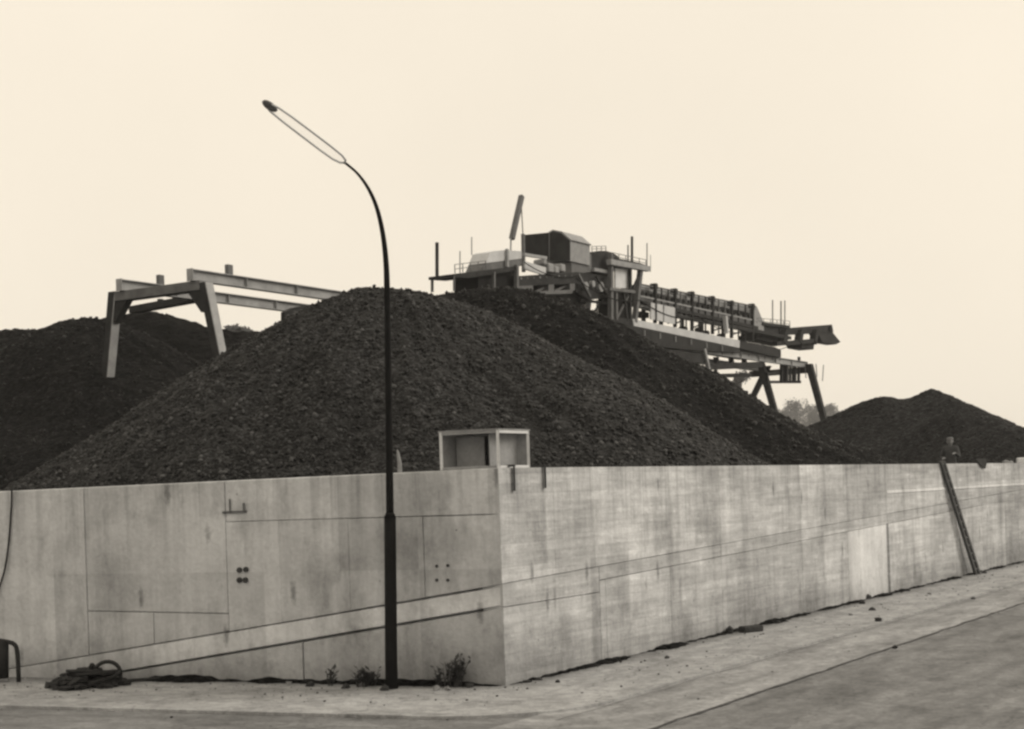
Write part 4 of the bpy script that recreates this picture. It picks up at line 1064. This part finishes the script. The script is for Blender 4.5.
weed(366, 687, 22, .26, .16, 'bushy low weed touching the left side of the lamp post foot')
def stone(x, y, r_, mat_, label, group='stones on the pavement', sq=.65):
    p = on_ground(x, y, .01); m = MB(); m.lump((0, 0, r_ * sq * .6), r_, .45, sq); o = m.build('stone', mat_); o.location = (p.x, p.y, .004); return tag(o, label, 'stone', group)
stone(362, 686, .085, M_STONE, 'pale stone in the rubble left of the lamp foot')
stone(374, 682, .12, M_DSTONE, 'dark block of rubble leaning on the wall left of the lamp post', sq=.9)
stone(346, 688, .07, M_DSTONE, 'dark stone on the pavement left of the pale stone')
stone(311, 686, .07, M_DSTONE, 'small dark stone near the short vertical joint of the left wall')
stone(289, 684, .05, M_STONE, 'tiny pale stone furthest left along the left wall foot')
stone(384, 690, .08, M_DSTONE, 'dark stone touching the foot of the lamp post')
stone(437, 690, .06, M_STONE, 'pale stone in front of the smaller weed')
stone(448, 690, .055, M_STONE, 'pale stone in front of the tall weed')
stone(470, 687, .07, M_DSTONE, 'dark stone right of the tall weed')
stone(527, 682, .07, M_DSTONE, 'dark flat stone at the foot of the right wall next to the corner', sq=.35)
stone(538, 679.5, .07, M_DSTONE, 'second dark flat stone from the corner at the right wall foot', sq=.35)
stone(558, 682, .04, M_DSTONE, 'small dark stone standing off the right wall near the corner')
stone(667, 658, .04, M_DSTONE, 'lone small stone in the middle of the right pavement')
stone(730, 632.5, .085, M_DSTONE, 'dark round stone beside the brick at the wall foot', sq=.9)
for (x, y, r_, w_) in ((868, 598.5, .09, 'darkest stone of the far cluster, touching the wall'), (862, 603.5, .07, 'stone just below the darkest one of the far cluster'), (872, 610, .07, 'middle stone of the far cluster on the pavement'), (879, 621, .09, 'stone of the far cluster nearest to the road'), (851, 615, .045, 'pale small stone left of the far cluster'), (929, 594, .045, 'small stone between far cluster and ladder'), (973, 599, .05, 'small stone in front of the ladder foot'), (895, 648, .05, 'stone lying out on the road past the seam'), (778, 623, .05, 'small stone at the wall foot right of the brick'), (953, 575.5, .10, 'dark stone at the wall foot left of the ladder'), (1003, 565, .08, 'dark stone at the wall foot right of the ladder'), (984, 573, .07, 'dark stone beside the ladder foot')):
    stone(x, y, r_, M_DSTONE if r_ > .048 else M_STONE, w_)
p = on_ground(751, 632); m = MB(); m.cham((-.22, -.10, 0), (.22, .10, .11), .02); o = m.build('brick', M_DSTONE); o.location = (p.x, p.y, .004); o.rotation_euler = (0, 0, RZ - .5); tag(o, 'dark flat brick lying on the right pavement near the wall', 'brick')

# ---------------------------------------------------------------- wooded hill and trees beyond
HC = at(806, 425, 800)
m = MB(); nx, ny = 60, 24
for i in range(nx + 1):
    for j in range(ny + 1):
        X = -500 + 1300 * i / nx; Y = 640 + 460 * j / ny
        e = math.exp(-((Y - 830) / 95) ** 2)
        h = e * (6 + 10 * max(0, mnoise.noise(Vector((X / 170, 0, 0)))) + (HC.z - 8) * math.exp(-((X - HC.x) / 60) ** 2))
        m.v.append((X, Y, h + 1.2 * mnoise.noise(Vector((X / 25, Y / 25, 1))) * e - .02 - 2 * (1 - e) ** 8))
for i in range(nx):
    for j in range(ny):
        a = i * (ny + 1) + j; m.f.append((a, a + ny + 1, a + ny + 2, a + 1))
tag(m.build('hill', M_HILL, None, True), kind='structure')
def hill_z(X, Y): 
    e = math.exp(-((Y - 830) / 95) ** 2)
    return e * (6 + 10 * max(0, mnoise.noise(Vector((X / 170, 0, 0)))) + (HC.z - 8) * math.exp(-((X - HC.x) / 60) ** 2))
def tree(loc_, h, w, label, group, n=900, seed=0, lo=.35, lf=1.0):
    rr = random.Random(seed); o = thing('tree', label, 'tree', loc_, group=group)
    m = MB(); m.tube([(0, 0, -.6), (0, 0, h * .3), (w * .03, 0, h * .62), (w * .02, 0, h * .85)], [h * .035, h * .026, h * .014, h * .004], 8)
    cl = []
    for k in range(9 if lo > .3 else 14):
        a = rr.uniform(0, 6.28); f = rr.uniform(lo, .9); r_ = w * .5 * (1 - abs(f - .6) * 1.1) * rr.uniform(.5, 1)
        c_ = Vector((math.cos(a) * r_ * .75, math.sin(a) * r_ * .75, h * f)); cl.append((c_, w * rr.uniform(.16, .30)))
        m.tube([(0, 0, h * (f * .6)), c_ * .6 + Vector((0, 0, h * f * .35)), c_], [h * .012, h * .008, h * .003], 5)
    cl.append((Vector((0, 0, h * .88)), w * .2)); m.build('trunk', M_BARK, o)
    m = MB()
    for k in range(n):
        c_, r_ = rr.choice(cl); v = Vector((rr.gauss(0, 1), rr.gauss(0, 1), rr.gauss(0, 1))).normalized() * r_ * rr.uniform(.4, 1.05)
        p = c_ + v; s_ = h * lf * rr.uniform(.018, .045); u = Vector((rr.uniform(-1, 1), rr.uniform(-1, 1), rr.uniform(-1, 1))).normalized(); q_ = u.orthogonal().normalized()
        m.add([p - u * s_, p + q_ * s_ * .6, p + u * s_, p - q_ * s_ * .6], [(0, 1, 2, 3)])
    m.build('crown', M_LEAF, o); return o
for i, (x, ytop, D, wpx, lb) in enumerate(((795, 402.5, 800, 22, 'broad hazy tree on the far hill left of the right bridge leg'), (785, 409, 790, 16, 'low hazy tree on the hill at the left end of the far wood'), (808, 406, 815, 16, 'hazy tree on the hill between the two right bridge legs'), (818, 403.5, 805, 15, 'pointed hazy tree right behind the right bridge leg'), (829, 405, 810, 15, 'rightmost hazy tree on the hill above the lone heap'), (838, 412, 800, 14, 'low hazy tree half hidden by the lone heap'), (771, 414, 800, 14, 'low hazy tree showing beside the bridge leg and the middle heap'))):
    p = at(x, ytop, D); gz = hill_z(p.x, p.y); wpx *= 1.25; tree((p.x, p.y, gz), max(6, p.z - gz), wpx * D / FPX * 1.15, lb, 'trees on the far hill', 2600, 50 + i, .10)
for i, (x, ytop, D, wpx, lb) in enumerate(((738, 371, 300, 24, 'slim tree showing beneath the bridge girder at right'), (246, 328, 150, 24, 'dark tree seen between the left bridge leg and the largest heap'), (228, 329, 155, 24, 'dark tree directly right of the left bridge portal leg'), (268, 327, 150, 18, 'small tree touching the slope of the largest heap'))):
    p = at(x, ytop, D); tree((p.x, p.y, 0), p.z / 0.94, max(2.6, wpx * D / FPX * (1.1 if i == 0 else 2.2)), lb, 'trees behind the coal yard', 3000 if i == 0 else 4500, 80 + i, .12 if i == 0 else .35, .36 if i == 0 else .8)

# ---------------------------------------------------------------- the hazy air
m = MB(); m.box(((100), 640, 29), (3300, 1990, 60.4))
hz = m.build('haze', M_GROUND); hz.data.materials.clear()
hm = bpy.data.materials.new('air'); hm.use_nodes = True; hm.node_tree.nodes.clear()
vp = hm.node_tree.nodes.new('ShaderNodeVolumePrincipled'); vp.inputs['Color'].default_value = (.97, .97, .97, 1); vp.inputs['Density'].default_value = 0.00026
ho = hm.node_tree.nodes.new('ShaderNodeOutputMaterial'); hm.node_tree.links.new(vp.outputs[0], ho.inputs['Volume'])
hz.data.materials.append(hm); tag(hz, kind='stuff')
